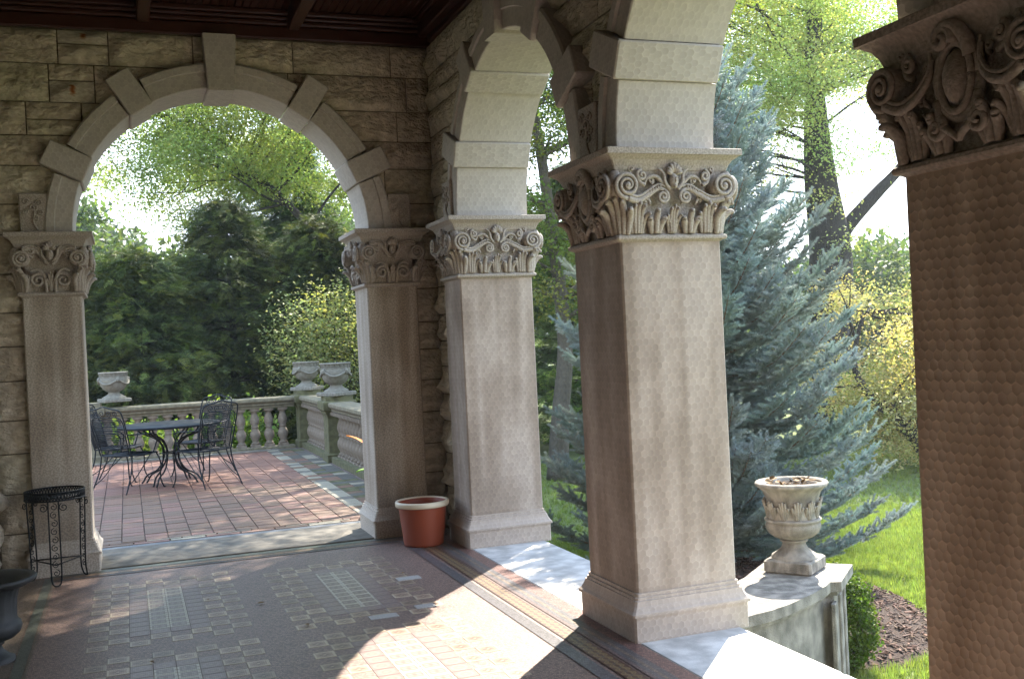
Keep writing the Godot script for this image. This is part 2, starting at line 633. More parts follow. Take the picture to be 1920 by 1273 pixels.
# ---------------------------------------------------------------- porch floor
func porch_floor() -> void:
	var fl := obj("porch_floor", box_mesh(Vector3(3.9, 1.0, 13.0)), M.mosaic)
	fl.position = Vector3(0.44, -1.0, -2.2)
	struct(fl)
	# stone paving along the open side
	var ed := obj("stone_edge", box_mesh(Vector3(0.6, 0.14, 4.1), 0.01), M.white_stone, fl)
	for k in 3:
		var s := ed if k == 0 else obj("stone_edge", ed.mesh, M.white_stone, fl)
		s.position = Vector3(2.69, 0.864, -6.0 + 4.105 * k) - fl.position + Vector3(0, -1.0, 0) * 1.0
	var fo := -fl.position
	obj("corner_stone", box_mesh(Vector3(0.58, 0.5, 0.85), 0.004), M.mosaic, fl).position = fo + Vector3(2.681, -0.5, -8.48)
	# coloured mosaic strips along the open side, x from 2.0 to 2.39
	var bands := [[1.985, 2.06, "mosaic_blue"], [2.195, 2.22, "mosaic_dark"], [2.22, 2.245, "mosaic_blue"], [2.245, 2.265, "mosaic_tan"], [2.265, 2.3, "mosaic_blue"], [2.3, 2.387, "mosaic_red"]]
	for b in bands:
		obj("border_strip", strip(b[0], -8.2, b[1], 4.0, 0.004), M[b[2]], fl).position = fo
	obj("braid_strip", strip(2.085, -8.2, 2.18, 4.0, 0.004, 0.125), M.braid, fl).position = fo
	# along the back wall
	obj("border_strip", strip(-0.6, -8.43, 2.39, -8.34, 0.004), M.mosaic_green, fl).position = fo
	obj("braid_strip", strip(-0.6, -8.33, 1.98, -8.25, 0.004, 0.16, true), M.braid_pale, fl).position = fo
	obj("border_strip", strip(-0.56, -8.24, 1.98, -8.2, 0.004), M.mosaic_blue, fl).position = fo
	# along the house wall
	obj("border_strip", strip(-0.63, -8.33, -0.57, 4.0, 0.0045), M.mosaic_green, fl).position = fo
	obj("border_strip", strip(-0.565, -8.24, -0.55, 4.0, 0.004), M.mosaic_tan, fl).position = fo
	obj("border_strip", strip(-0.95, -8.3, -0.64, 4.0, 0.004), M.mosaic_tan, fl).position = fo
	# the mosaic rugs: a chequer of pale tiles round a dark band and a framed panel
	var tile := slab_tile(0.1105, 0.107, 0.0016)
	var r := RandomNumberGenerator.new()
	r.seed = 51
	for rug in [[-0.282, -7.86], [0.835, -7.72], [-0.282, -5.95], [0.835, -5.82]]:
		for j in 16:
			for i in 8:
				var inner: bool = i >= 2 and i <= 5 and j >= 2 and j <= 13
				var m: Material
				if not inner:
					if (i + j) % 2 == 0:
						continue
					m = M.tile_pale[r.randi() % 4]
				elif i >= 3 and i <= 4 and j >= 3 and j <= 12:
					m = M.tile_panel
				else:
					m = M.tile_ring
				if r.randf() < 0.006:
					m = M.tile_white
				var t := obj("mosaic_tile", tile, m, fl)
				t.position = fo + Vector3(rug[0] + 0.112 * (i + 0.5), 0.0004, rug[1] + 0.1085 * (j + 0.5) - 0.075 * (rug[0] + 0.112 * i) * 0.0)
	# dark grounds of the rugs
	for rug in [[-0.282, -7.86], [0.835, -7.72], [-0.282, -5.95], [0.835, -5.82]]:
		pass
	# repaired tiles
	for p in [[1.72, -6.9, 0.16, 0.1], [1.34, -6.02, 0.17, 0.09], [1.62, -6.12, 0.12, 0.09]]:
		obj("repaired_tile", slab_tile(p[2], p[3], 0.0045), M.tile_white, fl).position = fo + Vector3(p[0], 0.0006, p[1])


# ---------------------------------------------------------------- ceiling
func ceiling() -> void:
	var c := Node3D.new()
	c.name = "wooden_ceiling"
	add_child(c)
	struct(c)
	var roof := obj("roof_deck", box_mesh(Vector3(4.4, 0.3, 13.4)), M.plaster, c)
	roof.position = Vector3(0.85, 4.32, -2.35)
	# narrow boards running out from the wall
	var st := st_new()
	for i in 58:
		add_box(st, Vector3(-0.92 + i * 0.06, 4.27, -2.35), Vector3(0.056, 0.045, 12.6), 0.006)
	stuff(obj("ceiling_boards", done(st), M.wood, c))
	for x in [-0.9, 0.235, 1.37, 2.44]:
		var b := obj("beam", box_mesh(Vector3(0.095, 0.15, 12.4), 0.01), M.wood, c)
		b.position = Vector3(x, 4.12, -2.2)
	# cornices: three stepped mouldings along the back wall and along the arcade
	for q in [[4.065, 0.10, 0.05, 0.0], [4.165, 0.035, 0.09, 0.0], [4.2, 0.028, 0.12, 0.0], [4.228, 0.042, 0.15, 0.0]]:
		var b := obj("cornice", box_mesh(Vector3(3.46, q[1], q[2]), 0.009), M.wood_x, c)
		b.position = Vector3(0.79, q[0], -8.5 + q[2] / 2)
		var d := obj("cornice", box_mesh(Vector3(q[2], q[1], 12.2), 0.009), M.wood, c)
		d.position = Vector3(2.51 - q[2] / 2, q[0], -2.25)
	for z in [-6.0, -3.6]:
		var b := obj("cross_beam", box_mesh(Vector3(3.4, 0.12, 0.09), 0.01), M.wood_x, c)
		b.position = Vector3(0.79, 4.15, z)
	# wall plate over the top of the stone, so that no sun comes in above it
	var pl := obj("wall_plate", box_mesh(Vector3(0.6, 0.2, 13.0)), M.plaster, c)
	pl.position = Vector3(2.83, 4.125, -2.3)
	var pb := obj("wall_plate", box_mesh(Vector3(3.4, 0.2, 0.45)), M.plaster, c)
	pb.position = Vector3(0.8, 4.125, -8.74)


# ---------------------------------------------------------------- stone walls
# A wall is built in its own axes: u along it, v up, w out of its arch faces towards the porch.
func sweep_section(sec: PackedVector2Array, uc: float, vc: float, a0: float, a1: float, n: int) -> ArrayMesh:
	# sec: (r, w) outline; swept round (uc, vc) from a0 to a1
	var st := st_new()
	st.set_smooth_group(-1)
	var rings := []
	for k in n + 1:
		var a := lerpf(a0, a1, float(k) / n)
		var ring := PackedVector3Array()
		for p in sec:
			ring.append(Vector3(uc + cos(a) * p.x, vc + sin(a) * p.x, p.y))
		rings.append(ring)
	ring_loft(st, rings, true, true, true)
	return done(st)


func rock_block(u0: float, v0: float, u1: float, v1: float, arches: Array, seed_: int, w0: float, step := 0.045, bulge := 0.03, rmin := 0.08) -> ArrayMesh:
	var f := FastNoiseLite.new()
	f.seed = seed_
	f.noise_type = FastNoiseLite.TYPE_CELLULAR
	f.cellular_return_type = FastNoiseLite.RETURN_DISTANCE2_SUB
	f.frequency = 3.2
	f.fractal_type = FastNoiseLite.FRACTAL_NONE
	var g := FastNoiseLite.new()
	g.seed = seed_ + 99
	g.frequency = 3.0
	g.fractal_octaves = 3
	g.fractal_type = FastNoiseLite.FRACTAL_RIDGED
	var nu := maxi(3, int((u1 - u0) / step))
	var nv := maxi(3, int((v1 - v0) / step))
	var p := []
	var alive := false
	var r := RandomNumberGenerator.new()
	r.seed = seed_
	var tilt := Vector2(r.randf_range(-0.02, 0.02), r.randf_range(-0.012, 0.03))
	for j in nv + 1:
		var row := []
		for i in nu + 1:
			var fu := float(i) / nu
			var fv := float(j) / nv
			var u := lerpf(u0, u1, fu)
			var v := lerpf(v0, v1, fv)
			var e := minf(minf(u - u0, u1 - u), minf(v - v0, v1 - v))
			var inside := false
			for a in arches:
				var d := Vector2(u - a[0], v - a[1])
				if d.y > -0.02 and d.length() < a[2] + rmin:
					inside = true
					d = d.normalized() * (a[2] + rmin)
					u = a[0] + d.x
					v = a[1] + d.y
			if not inside:
				alive = true
			var k := smoothstep(-0.004, 0.035, e)
			var h := k * (bulge * 0.55 + bulge * 1.3 * (f.get_noise_3d(u, v * 1.6, 0) * 0.9 + 0.55) + 0.05 * g.get_noise_2d(u * 0.8, v * 1.5) + tilt.x * (fu - 0.5) * 2.0 - tilt.y * (fv - 0.5) * 2.0)
			row.append([Vector3(u, v, w0 + maxf(h, 0.002 * k)), inside, Vector2(fu, 1.0 - fv)])
		p.append(row)
	if not alive:
		return null
	var st := st_new()
	st.set_smooth_group(1)
	for j in nv:
		for i in nu:
			var q := [p[j][i], p[j + 1][i], p[j + 1][i + 1], p[j][i + 1]]
			if q[0][1] and q[1][1] and q[2][1] and q[3][1]:
				continue
			for k in [0, 1, 2, 0, 2, 3]:
				st.set_uv(q[k][2])
				st.add_vertex(q[k][0])
	st.set_smooth_group(-1)
	var back := Vector3(0, 0, -0.04)
	var edge := []
	for i in nu + 1:
		edge.append(p[0][i])
	for j in range(1, nv + 1):
		edge.append(p[j][nu])
	for i in range(nu - 1, -1, -1):
		edge.append(p[nv][i])
	for j in range(nv - 1, 0, -1):
		edge.append(p[j][0])
	for i in edge.size():
		var a = edge[i]
		var b = edge[(i + 1) % edge.size()]
		if a[1] and b[1]:
			continue
		for c in [a[0], b[0], b[0] + back, a[0], b[0] + back, a[0] + back]:
			st.set_uv(a[2])
			st.add_vertex(c)
	return done(st)


func wall_core(u0: float, u1: float, top: float, arches: Array, w0: float, w1: float) -> ArrayMesh:
	# arches: [uc, vc, r]; a solid wall with those openings down to the floor
	var us := [u0, u1]
	for a in arches:
		for k in 33:
			us.append(a[0] - cos(PI * k / 32.0) * a[2])
	us.sort()
	var st := st_new()
	st.set_smooth_group(-1)
	var low := func(u: float) -> float:
		for a in arches:
			var d: float = a[2] * a[2] - (u - a[0]) * (u - a[0])
			if d >= -1e-6:
				return a[1] + sqrt(maxf(d, 0))
		return 0.0
	for i in us.size() - 1:
		var a: float = us[i]
		var b: float = us[i + 1]
		if b - a < 1e-5:
			continue
		var mid: float = low.call((a + b) / 2)
		var la: float = low.call(a) if mid > 0 else 0.0
		var lb: float = low.call(b) if mid > 0 else 0.0
		quad(st, Vector3(a, la, w0), Vector3(a, top, w0), Vector3(b, top, w0), Vector3(b, lb, w0))
		quad(st, Vector3(b, lb, w1), Vector3(b, top, w1), Vector3(a, top, w1), Vector3(a, la, w1))
		quad(st, Vector3(a, top, w0), Vector3(a, top, w1), Vector3(b, top, w1), Vector3(b, top, w0))
		if mid > 0:
			quad(st, Vector3(a, la, w1), Vector3(a, la, w0), Vector3(b, lb, w0), Vector3(b, lb, w1))
	for a in arches:
		for s in [-1.0, 1.0]:
			var u: float = a[0] + s * a[2]
			quad(st, Vector3(u, 0, w0), Vector3(u, a[1], w0), Vector3(u, a[1], w1), Vector3(u, 0, w1))
	for u in [u0, u1]:
		quad(st, Vector3(u, 0, w0), Vector3(u, top, w0), Vector3(u, top, w1), Vector3(u, 0, w1))
	return done(st)



func arch_stones(wall: Node3D, uc: float, vc: float, r: float, depth: float, key_top: float, proud: float, far_only := false) -> void:
	var r1 := r + 0.195
	var sec := PackedVector2Array([Vector2(r, -depth), Vector2(r, -0.006), Vector2(r + 0.006, 0), Vector2(r1 - 0.072, 0), Vector2(r1 - 0.066, 0.016), Vector2(r1 - 0.014, 0.016), Vector2(r1, 0.004), Vector2(r1, -depth)])
	var half := asin(0.098 / r)
	var cuts := [0.0, deg_to_rad(25), deg_to_rad(57.5), deg_to_rad(90), deg_to_rad(122.5), deg_to_rad(155), PI]
	for k in 6:
		if far_only and k < 2:
			continue
		var a0: float = cuts[k] + (half + 0.004 if k > 0 else 0.0)
		var a1: float = cuts[k + 1] - (half + 0.004 if k < 5 else 0.0)
		obj("arch_stone", sweep_section(sec, uc, vc, a0, a1, 10), M.vous[(k * 3 + int(r * 100)) % 4], wall)
	# the narrow blocks stand proud of the ring, inside and out
	for k in range(1, 6):
		if k == 3 or (far_only and k < 3):
			continue
		var b := obj("arch_block", box_mesh(Vector3(0.196, 0.325, depth + proud), 0.008), M.vous[k % 4], wall)
		b.position = Vector3(uc, vc, (proud - depth) / 2)
		b.rotation.z = cuts[k] - PI / 2
		b.position += Vector3(cos(cuts[k]), sin(cuts[k]), 0) * (r - 0.022)
	# keystone
	var st := st_new()
	st.set_smooth_group(-1)
	var y0 := vc + r - 0.03
	var rings := []
	for q in [[y0, 0.094], [y0 + 0.006, 0.1], [key_top - 0.006, 0.128], [key_top, 0.122]]:
		rings.append(sq_ring(q[0], q[1], (depth + 0.06) / 2, 0.007, Vector3(uc, 0, (0.06 - depth) / 2)))
	ring_loft(st, rings)
	obj("keystone", done(st), M.vous[1], wall)


func ashlar(wall: Node3D, u0: float, u1: float, v0: float, v1: float, arches: Array, w0: float, seed_: int, rust := [], bulge := 0.03, step := 0.045) -> void:
	var r := RandomNumberGenerator.new()
	r.seed = seed_
	var v := v1
	var n := 0
	while v > v0 + 0.05:
		var h := r.randf_range(0.21, 0.3)
		if v - h < v0 + 0.12:
			h = v - v0
		var u := u0
		while u < u1 - 0.02:
			var l := r.randf_range(0.45, 1.0) * (1.15 if h < 0.25 else 1.0)
			if u + l > u1 - 0.2:
				l = u1 - u
			var pieces := [[u, u + l, v - h, v]]
			if h > 0.24 and l > 0.4 and r.randf() < 0.45:
				var m := h * r.randf_range(0.4, 0.6)
				var c := l * r.randf_range(0.35, 0.65)
				pieces = [[u, u + c, v - h, v], [u + c, u + l, v - h, v - h + m], [u + c, u + l, v - h + m, v]]
			for p in pieces:
				n += 1
				var mesh := rock_block(p[0] + 0.005, p[2] + 0.005, p[1] - 0.005, p[3] - 0.005, arches, seed_ * 100 + n, w0, step, bulge)
				if mesh:
					var mm: Material = M.ashlar[r.randi() % 6]
					if n in rust:
						mm = M.rust[0]
					obj("stone_block", mesh, mm, wall)
			u += l
		v -= h


func carved_panel(wall: Node3D, u: float, v: float, w: float, wid: float, hgt: float) -> void:
	# a square block with a curling leaf cut on it
	var p := obj("carved_panel", box_mesh(Vector3(wid, hgt, 0.1), 0.008), M.carved, wall)
	p.position = Vector3(u, v, w - 0.05)
	var st := st_new()
	var k := wid / 0.2
	for q in [[0.0, 0.19, 0.032, 1.0, -1.2], [0.045, 0.225, 0.026, -1.0, 3.6], [-0.05, 0.235, 0.026, 1.0, 0.2], [0.055, 0.155, 0.022, 1.0, 2.6], [-0.055, 0.16, 0.022, -1.0, 0.6], [0.02, 0.11, 0.02, -1.0, 2.0]]:
		add_tube(st, spiral(q[0] * k, q[1] * hgt / 0.3, 0.052, q[2] * k, 1.4, q[3], q[4]), taper(24, 0.008, 0.004), 6)
	add_tube(st, smooth_path([Vector3(0.03 * k, 0.02, 0.05), Vector3(0.0, 0.08, 0.055), Vector3(0.01, 0.15, 0.056), Vector3(0, 0.2, 0.055)], 5), taper(16, 0.009, 0.006), 6)
	obj("leaf_carving", done(st), M.carved, p)


func walls() -> void:
	# back wall, with the arch to the terrace
	var bw := thing("back_wall", "rock-faced stone end wall with the round arch that frames the terrace", "wall", Vector3(0, 0, -8.44))
	var arch := [[0.79, 2.53, 1.12]]
	obj("wall_core", wall_core(-1.42, 2.6, 4.14, [[0.79, 2.53, 1.22]], -0.1, -0.46), M.mortar, bw)
	ashlar(bw, -0.93, 2.508, 2.53, 4.07, arch, -0.085, 5, [3, 9, 12, 20])
	ashlar(bw, -0.93, -0.67, 0.0, 2.53, [], -0.085, 6, [], 0.03)
	ashlar(bw, 2.27, 2.508, 0.0, 2.53, [], -0.085, 8, [], 0.02)
	arch_stones(bw, 0.79, 2.53, 1.12, 0.50, 4.06, 0.035)
	carved_panel(bw, -0.595, 2.532, 0.004, 0.19, 0.295)
	carved_panel(bw, 2.175, 2.532, 0.004, 0.19, 0.295)
	# arcade wall along the garden
	var aw := thing("arcade_wall", "rock-faced stone arcade wall over the row of arches facing the garden", "wall")
	aw.transform = Transform3D(Basis(Vector3(0, 0, 1), Vector3(0, 1, 0), Vector3(-1, 0, 0)), Vector3(2.41, 0, 0))
	var arcs := [[-6.525, 2.53, 1.085], [-3.80, 2.53, 1.045], [-1.08, 2.53, 1.085]]
	obj("wall_core", wall_core(-8.89, 4.1, 4.15, [[-6.525, 2.53, 1.2], [-3.80, 2.53, 1.16], [-1.08, 2.53, 1.2], [1.65, 2.53, 1.17]], -0.105, -0.55), M.mortar, aw)
	ashlar(aw, -8.50, -0.9, 2.53, 4.07, arcs, -0.085, 15, [], 0.045, 0.07)
	ashlar(aw, -8.50, -8.06, 0.0, 2.53, [], -0.085, 16, [], 0.05)
	for a in arcs:
		arch_stones(aw, a[0], 2.53, a[2], 0.575, 4.06, 0.035)
	carved_panel(aw, -7.79, 2.532, 0.024, 0.2, 0.295)
	carved_panel(aw, -5.145, 2.532, 0.022, 0.22, 0.295)
	carved_panel(aw, -2.46, 2.532, 0.022, 0.22, 0.295)
	# house wall on the left and the end of the porch behind the viewer
	var hw := thing("house_wall", "rough stone house wall at the left edge, beside the black plant stand", "wall")
	hw.transform = Transform3D(Basis(Vector3(0, 0, -1), Vector3(0, 1, 0), Vector3(1, 0, 0)), Vector3(-0.87, 0, 0))
	var hc := obj("wall_core", box_mesh(Vector3(13.0, 4.3, 0.5)), M.mortar, hw)
	hc.position = Vector3(2.4, 0, -0.36)
	ashlar(hw, 5.0, 8.50, 0.0, 4.07, [], -0.085, 23, [], 0.075, 0.07)
	var ew := thing("porch_end_wall", "plain stone wall closing the porch behind the viewer", "wall", Vector3(0.9, 0, 4.2))
	obj("wall_core", box_mesh(Vector3(4.4, 4.3, 0.3)), M.plaster, ew)


# ---------------------------------------------------------------- columns and capitals
func spiral(cu: float, cv: float, w: float, r: float, turns: float, dir: float, start: float, rise := 0.012, n := 24) -> PackedVector3Array:
	var p := PackedVector3Array()
	for i in n:
		var t := float(i) / (n - 1)
		var a := start + dir * t * turns * TAU
		var rr := r * pow(1.0 - t * 0.92, 0.85)
		p.append(Vector3(cu + cos(a) * rr, cv + sin(a) * rr, w + rise * t))
	return p


func taper(n: int, a: float, b: float) -> PackedFloat32Array:
	var p := PackedFloat32Array()
	for i in n:
		p.append(lerpf(a, b, float(i) / (n - 1)))
	return p


func leaf_relief(wid: float, hgt: float, curl: float, lobes := 5.0) -> ArrayMesh:
	# a carved acanthus leaf: fingers that fan out from the foot and roll forward at their tips; base at the origin, facing +z
	var st := st_new()
	var n := int(lobes)
	for i in n:
		var s := (i / float(n - 1)) * 2.0 - 1.0
		var h := hgt * (1.0 - 0.34 * s * s)
		var w := wid * 0.5 * s
		var zz := 0.012 * (1.0 - s * s)
		var path := smooth_path([Vector3(w * 0.5, 0, 0.006 + zz), Vector3(w * 0.62, h * 0.35, 0.012 + zz), Vector3(w * 0.78, h * 0.68, 0.02 + zz), Vector3(w * 0.95, h * 0.93, 0.026 + curl * 0.35 + zz), Vector3(w * 1.05, h * 0.99, 0.02 + curl * 0.85 + zz), Vector3(w * 1.08, h * 0.9, 0.016 + curl * 1.05 + zz)], 3)
		var rad := PackedFloat32Array()
		for k in path.size():
			var t := float(k) / (path.size() - 1)
			rad.append(wid / n * 0.62 * (0.75 + 0.35 * sin(PI * t)) * (1.0 - 0.35 * t * t))
		add_tube(st, path, rad, 8)
		# the groove's bead beside each finger
		if i < n - 1:
			var e := (i + 0.5) / float(n - 1) * 2.0 - 1.0
			add_ellipsoid(st, Vector3(wid * 0.5 * e * 0.75, hgt * 0.52 * (1.0 - 0.2 * e * e), 0.026), Vector3(0.006, 0.016, 0.008), 6)
	return done(st)


func ellipsoid(o: Vector3, s: Vector3, seg := 14) -> SurfaceTool:
	var st := st_new()
	add_ellipsoid(st, o, s, seg)
	return st


func add_ellipsoid(st: SurfaceTool, o: Vector3, s: Vector3, seg := 12) -> void:
	st.set_smooth_group(3)
	var rings := []
	for j in seg / 2 + 1:
		var b := -PI / 2 + PI * j / (seg / 2)
		var ring := PackedVector3Array()
		for i in seg:
			var a := TAU * i / seg
			ring.append(o + Vector3(cos(a) * cos(b) * s.x, sin(b) * s.y, -sin(a) * cos(b) * s.z))
		rings.append(ring)
	ring_loft(st, rings)


var face_cache := {}


func capital_face(hw: float, design: String) -> Array:
	# [name, mesh, position, turn]; u right, v up from the necking, w out of the shaft face
	var key := "%s%.3f" % [design, hw]
	if face_cache.has(key):
		return face_cache[key]
	var out := []
	var k := hw / 0.296
	var vr := 0.067 * minf(1.0, 0.55 + 0.45 * k)
	var vu := hw - 0.012
	var vv := 0.245
	for s in [-1.0, 1.0]:
		# corner volute: back disc, rolled band and eye
		var st := st_new()
		var sp := spiral(s * vu, vv, 0.078, vr, 2.3, s, -PI / 2, 0.016, 46)
		add_tube(st, sp, taper(46, 0.013, 0.006), 7)
		var disc := SurfaceTool.new()
		disc.begin(Mesh.PRIMITIVE_TRIANGLES)
		add_lathe(disc, [Vector2(vr * 0.98, -0.09), Vector2(vr * 0.98, -0.004), Vector2(vr * 0.8, 0.004), Vector2(0.002, 0.002)], 24)
		disc.generate_normals()
		var dm := disc.commit()
		st.append_from(dm, 0, Transform3D(Basis(Vector3.RIGHT, PI / 2), Vector3(s * vu, vv, 0.07)))
		add_ellipsoid(st, Vector3(s * vu, vv, 0.09), Vector3(0.016, 0.016, 0.014), 10)
		out.append(["volute", done(st), Vector3.ZERO, 0.0])
		# the band that runs from the volute to the middle
		st = st_new()
		var ctrl: Array
		if design == "mask":
			ctrl = [Vector3(s * (vu - 0.004), vv - vr, 0.078), Vector3(s * 0.215 * k, 0.168, 0.062), Vector3(s * 0.15 * k, 0.2, 0.052), Vector3(s * 0.09 * k, 0.232, 0.048), Vector3(s * 0.05 * k, 0.22, 0.05)]
		elif design == "oval":
			ctrl = [Vector3(s * (vu - 0.004), vv - vr + 0.01, 0.078), Vector3(s * 0.215 * k, 0.16, 0.075), Vector3(s * 0.15 * k, 0.178, 0.07), Vector3(s * 0.105 * k, 0.235, 0.055), Vector3(s * 0.1 * k, 0.29, 0.045)]
		else:
			ctrl = [Vector3(s * (vu - 0.01), vv + vr, 0.07), Vector3(s * 0.19 * k, vv + vr + 0.012, 0.055), Vector3(s * 0.11 * k, vv + 0.045, 0.045), Vector3(s * 0.055 * k, 0.225, 0.04), Vector3(s * 0.02 * k, 0.2, 0.045)]
		var path := smooth_path(ctrl, 7)
		add_tube(st, path, taper(path.size(), 0.017, 0.011), 8, 0.8, Vector3.BACK)
		var up := PackedVector3Array()
		for q in path:
			up.append(q + Vector3(0, 0.022, 0.002))
		add_tube(st, up, taper(path.size(), 0.009, 0.005), 6)
		if design == "mask":
			add_tube(st, spiral(s * 0.066 * k, 0.19, 0.05, 0.034, 1.8, s, PI / 2 + s * 0.2, 0.012, 30), taper(30, 0.011, 0.006), 7)
			# beads under the band
			for b in 9:
				add_ellipsoid(st, Vector3(s * lerpf(0.08, 0.2, b / 8.0) * k, 0.245 - 0.05 * b / 8.0, 0.055), Vector3(0.005, 0.012, 0.008), 6)
		out.append(["scroll", done(st), Vector3.ZERO, 0.0])
		# a small curl over the band
		st = st_new()
		add_tube(st, spiral(s * 0.185 * k, 0.3, 0.05, 0.028, 1.5, -s, PI / 2, 0.014, 24), taper(24, 0.011, 0.006), 7)
		add_tube(st, smooth_path([Vector3(s * 0.17 * k, 0.25, 0.05), Vector3(s * 0.195 * k, 0.262, 0.056), Vector3(s * 0.212 * k, 0.29, 0.052)], 4), taper(9, 0.012, 0.006), 6)
		# curling tendrils and leaf tips that fill the ground between band and leaves
		if design != "plain":
			for q in [[0.155, 0.185, 0.02, 1.0], [0.245, 0.2, 0.018, -1.0], [0.125, 0.275, 0.018, -1.0], [0.235, 0.335, 0.016, 1.0]]:
				add_tube(st, spiral(s * q[0] * k, q[1], 0.034, q[2], 1.4, s * q[3], -PI / 2, 0.012, 16), taper(16, 0.008, 0.005), 6)
			for q in [[0.13, 0.15, 0.5], [0.17, 0.165, -0.4], [0.22, 0.17, 0.4], [0.05, 0.155, 0.3], [0.03, 0.375, 0.8], [0.07, 0.365, 1.2], [0.11, 0.345, 1.0]]:
				var dd := Vector3(s * sin(q[2]), cos(q[2]), 0.0)
				var oo := Vector3(s * q[0] * k, q[1], 0.026)
				add_tube(st, PackedVector3Array([oo, oo + dd * 0.014 + Vector3(0, 0, 0.012), oo + dd * 0.03 + Vector3(0, 0, 0.014), oo + dd * 0.042 + Vector3(0, 0, 0.004)]), PackedFloat32Array([0.005, 0.009, 0.008, 0.002]), 6)
		out.append(["curl", done(st), Vector3.ZERO, 0.0])
		# leaves below
		if design == "plain":
			st = st_new()
			add_tube(st, spiral(s * 0.125 * k, 0.085, 0.03, 0.055, 1.6, -s, PI / 2 + s * 1.2, 0.012, 34), taper(34, 0.014, 0.007), 7)
			add_tube(st, smooth_path([Vector3(s * 0.03, 0.0, 0.02), Vector3(s * 0.05 * k, 0.06, 0.03), Vector3(s * 0.07 * k, 0.13, 0.038), Vector3(s * 0.13 * k, 0.165, 0.04), Vector3(s * 0.19 * k, 0.15, 0.045)], 5), taper(21, 0.013, 0.009), 6)
			out.append(["scroll", done(st), Vector3.ZERO, 0.0])
			out.append(["acanthus_leaf", leaf_relief(0.08 * k, 0.12, 0.03), Vector3(s * (hw - 0.045), 0.005, 0.0), 0.0])
		else:
			out.append(["acanthus_leaf", leaf_relief(0.105 * k, 0.155, 0.04), Vector3(s * 0.205 * k, 0.004, 0.004), 0.0])
			out.append(["acanthus_leaf", leaf_relief(0.085 * k, 0.115, 0.03, 3.0), Vector3(s * 0.1 * k, 0.004, 0.006), 0.0])
	if design == "oval":
		var st := st_new()
		add_ellipsoid(st, Vector3(0, 0.215, 0.03), Vector3(0.052, 0.088, 0.052), 18)
		out.append(["oval_boss", done(st), Vector3.ZERO, 0.0])
		st = st_new()
		for e in [[0.064, 0.102, 0.012, 0.05], [0.084, 0.118, 0.016, 0.034]]:
			var rim := PackedVector3Array()
			for i in 37:
				rim.append(Vector3(cos(TAU * i / 36.0) * e[0], 0.215 + sin(TAU * i / 36.0) * e[1], e[3]))
			add_tube(st, rim, e[2], 7)
		for s in [-1.0, 1.0]:
			add_tube(st, smooth_path([Vector3(s * 0.08, 0.16, 0.04), Vector3(s * 0.07, 0.09, 0.046), Vector3(s * 0.02, 0.05, 0.05), Vector3(s * 0.0, 0.03, 0.045)], 5), taper(16, 0.017, 0.01), 7)
			add_tube(st, spiral(s * 0.085, 0.075, 0.045, 0.036, 1.6, s, PI / 2, 0.016, 28), taper(28, 0.014, 0.007), 7)
		add_tube(st, spiral(-0.03, 0.335, 0.06, 0.04, 1.4, 1.0, -0.5, 0.016, 28), taper(28, 0.02, 0.009), 8)
		add_tube(st, smooth_path([Vector3(0.06, 0.27, 0.045), Vector3(0.055, 0.315, 0.055), Vector3(0.02, 0.365, 0.062), Vector3(-0.03, 0.372, 0.062)], 5), taper(16, 0.024, 0.018), 8)
		out.append(["cartouche", done(st), Vector3.ZERO, 0.0])
	else:
		out.append(["acanthus_leaf", leaf_relief(0.075 * k, 0.14, 0.035), Vector3(0, 0.004, 0.004), 0.0])
		# mask or bud with a fan of petals over it
		var st := st_new()
		add_ellipsoid(st, Vector3(0, 0.272, 0.05), Vector3(0.027, 0.042, 0.03), 14)
		add_ellipsoid(st, Vector3(0, 0.245, 0.066), Vector3(0.012, 0.014, 0.016), 10)
		add_ellipsoid(st, Vector3(0, 0.276, 0.076), Vector3(0.006, 0.016, 0.01), 8)
		for s in [-1.0, 1.0]:
			add_ellipsoid(st, Vector3(s * 0.011, 0.288, 0.073), Vector3(0.007, 0.005, 0.006), 8)
			add_tube(st, smooth_path([Vector3(s * 0.022, 0.23, 0.05), Vector3(s * 0.05, 0.262, 0.055), Vector3(s * 0.058, 0.31, 0.055), Vector3(s * 0.085, 0.335, 0.05)], 5), taper(16, 0.012, 0.006), 6)
			add_tube(st, smooth_path([Vector3(s * 0.05, 0.25, 0.04), Vector3(s * 0.1 * k, 0.295, 0.045), Vector3(s * 0.15 * k, 0.285, 0.045), Vector3(s * 0.165 * k, 0.255, 0.045)], 5), taper(16, 0.014, 0.006), 6)
		out.append(["bud" if design == "plain" else "mask", done(st), Vector3.ZERO, 0.0])
		st = st_new()
		for i in 7:
			var a := PI / 2 + (i - 3) * 0.42
			var l := 0.062 - 0.004 * absf(i - 3)
			add_tube(st, PackedVector3Array([Vector3(0, 0.305, 0.05), Vector3(cos(a) * l * 0.5, 0.305 + sin(a) * l * 0.5, 0.064), Vector3(cos(a) * l * 0.85, 0.305 + sin(a) * l * 0.85, 0.07), Vector3(cos(a) * l, 0.305 + sin(a) * l, 0.062)]), PackedFloat32Array([0.006, 0.012, 0.012, 0.003]), 6)
		out.append(["palmette", done(st), Vector3.ZERO, 0.0])
	face_cache[key] = out
	return out


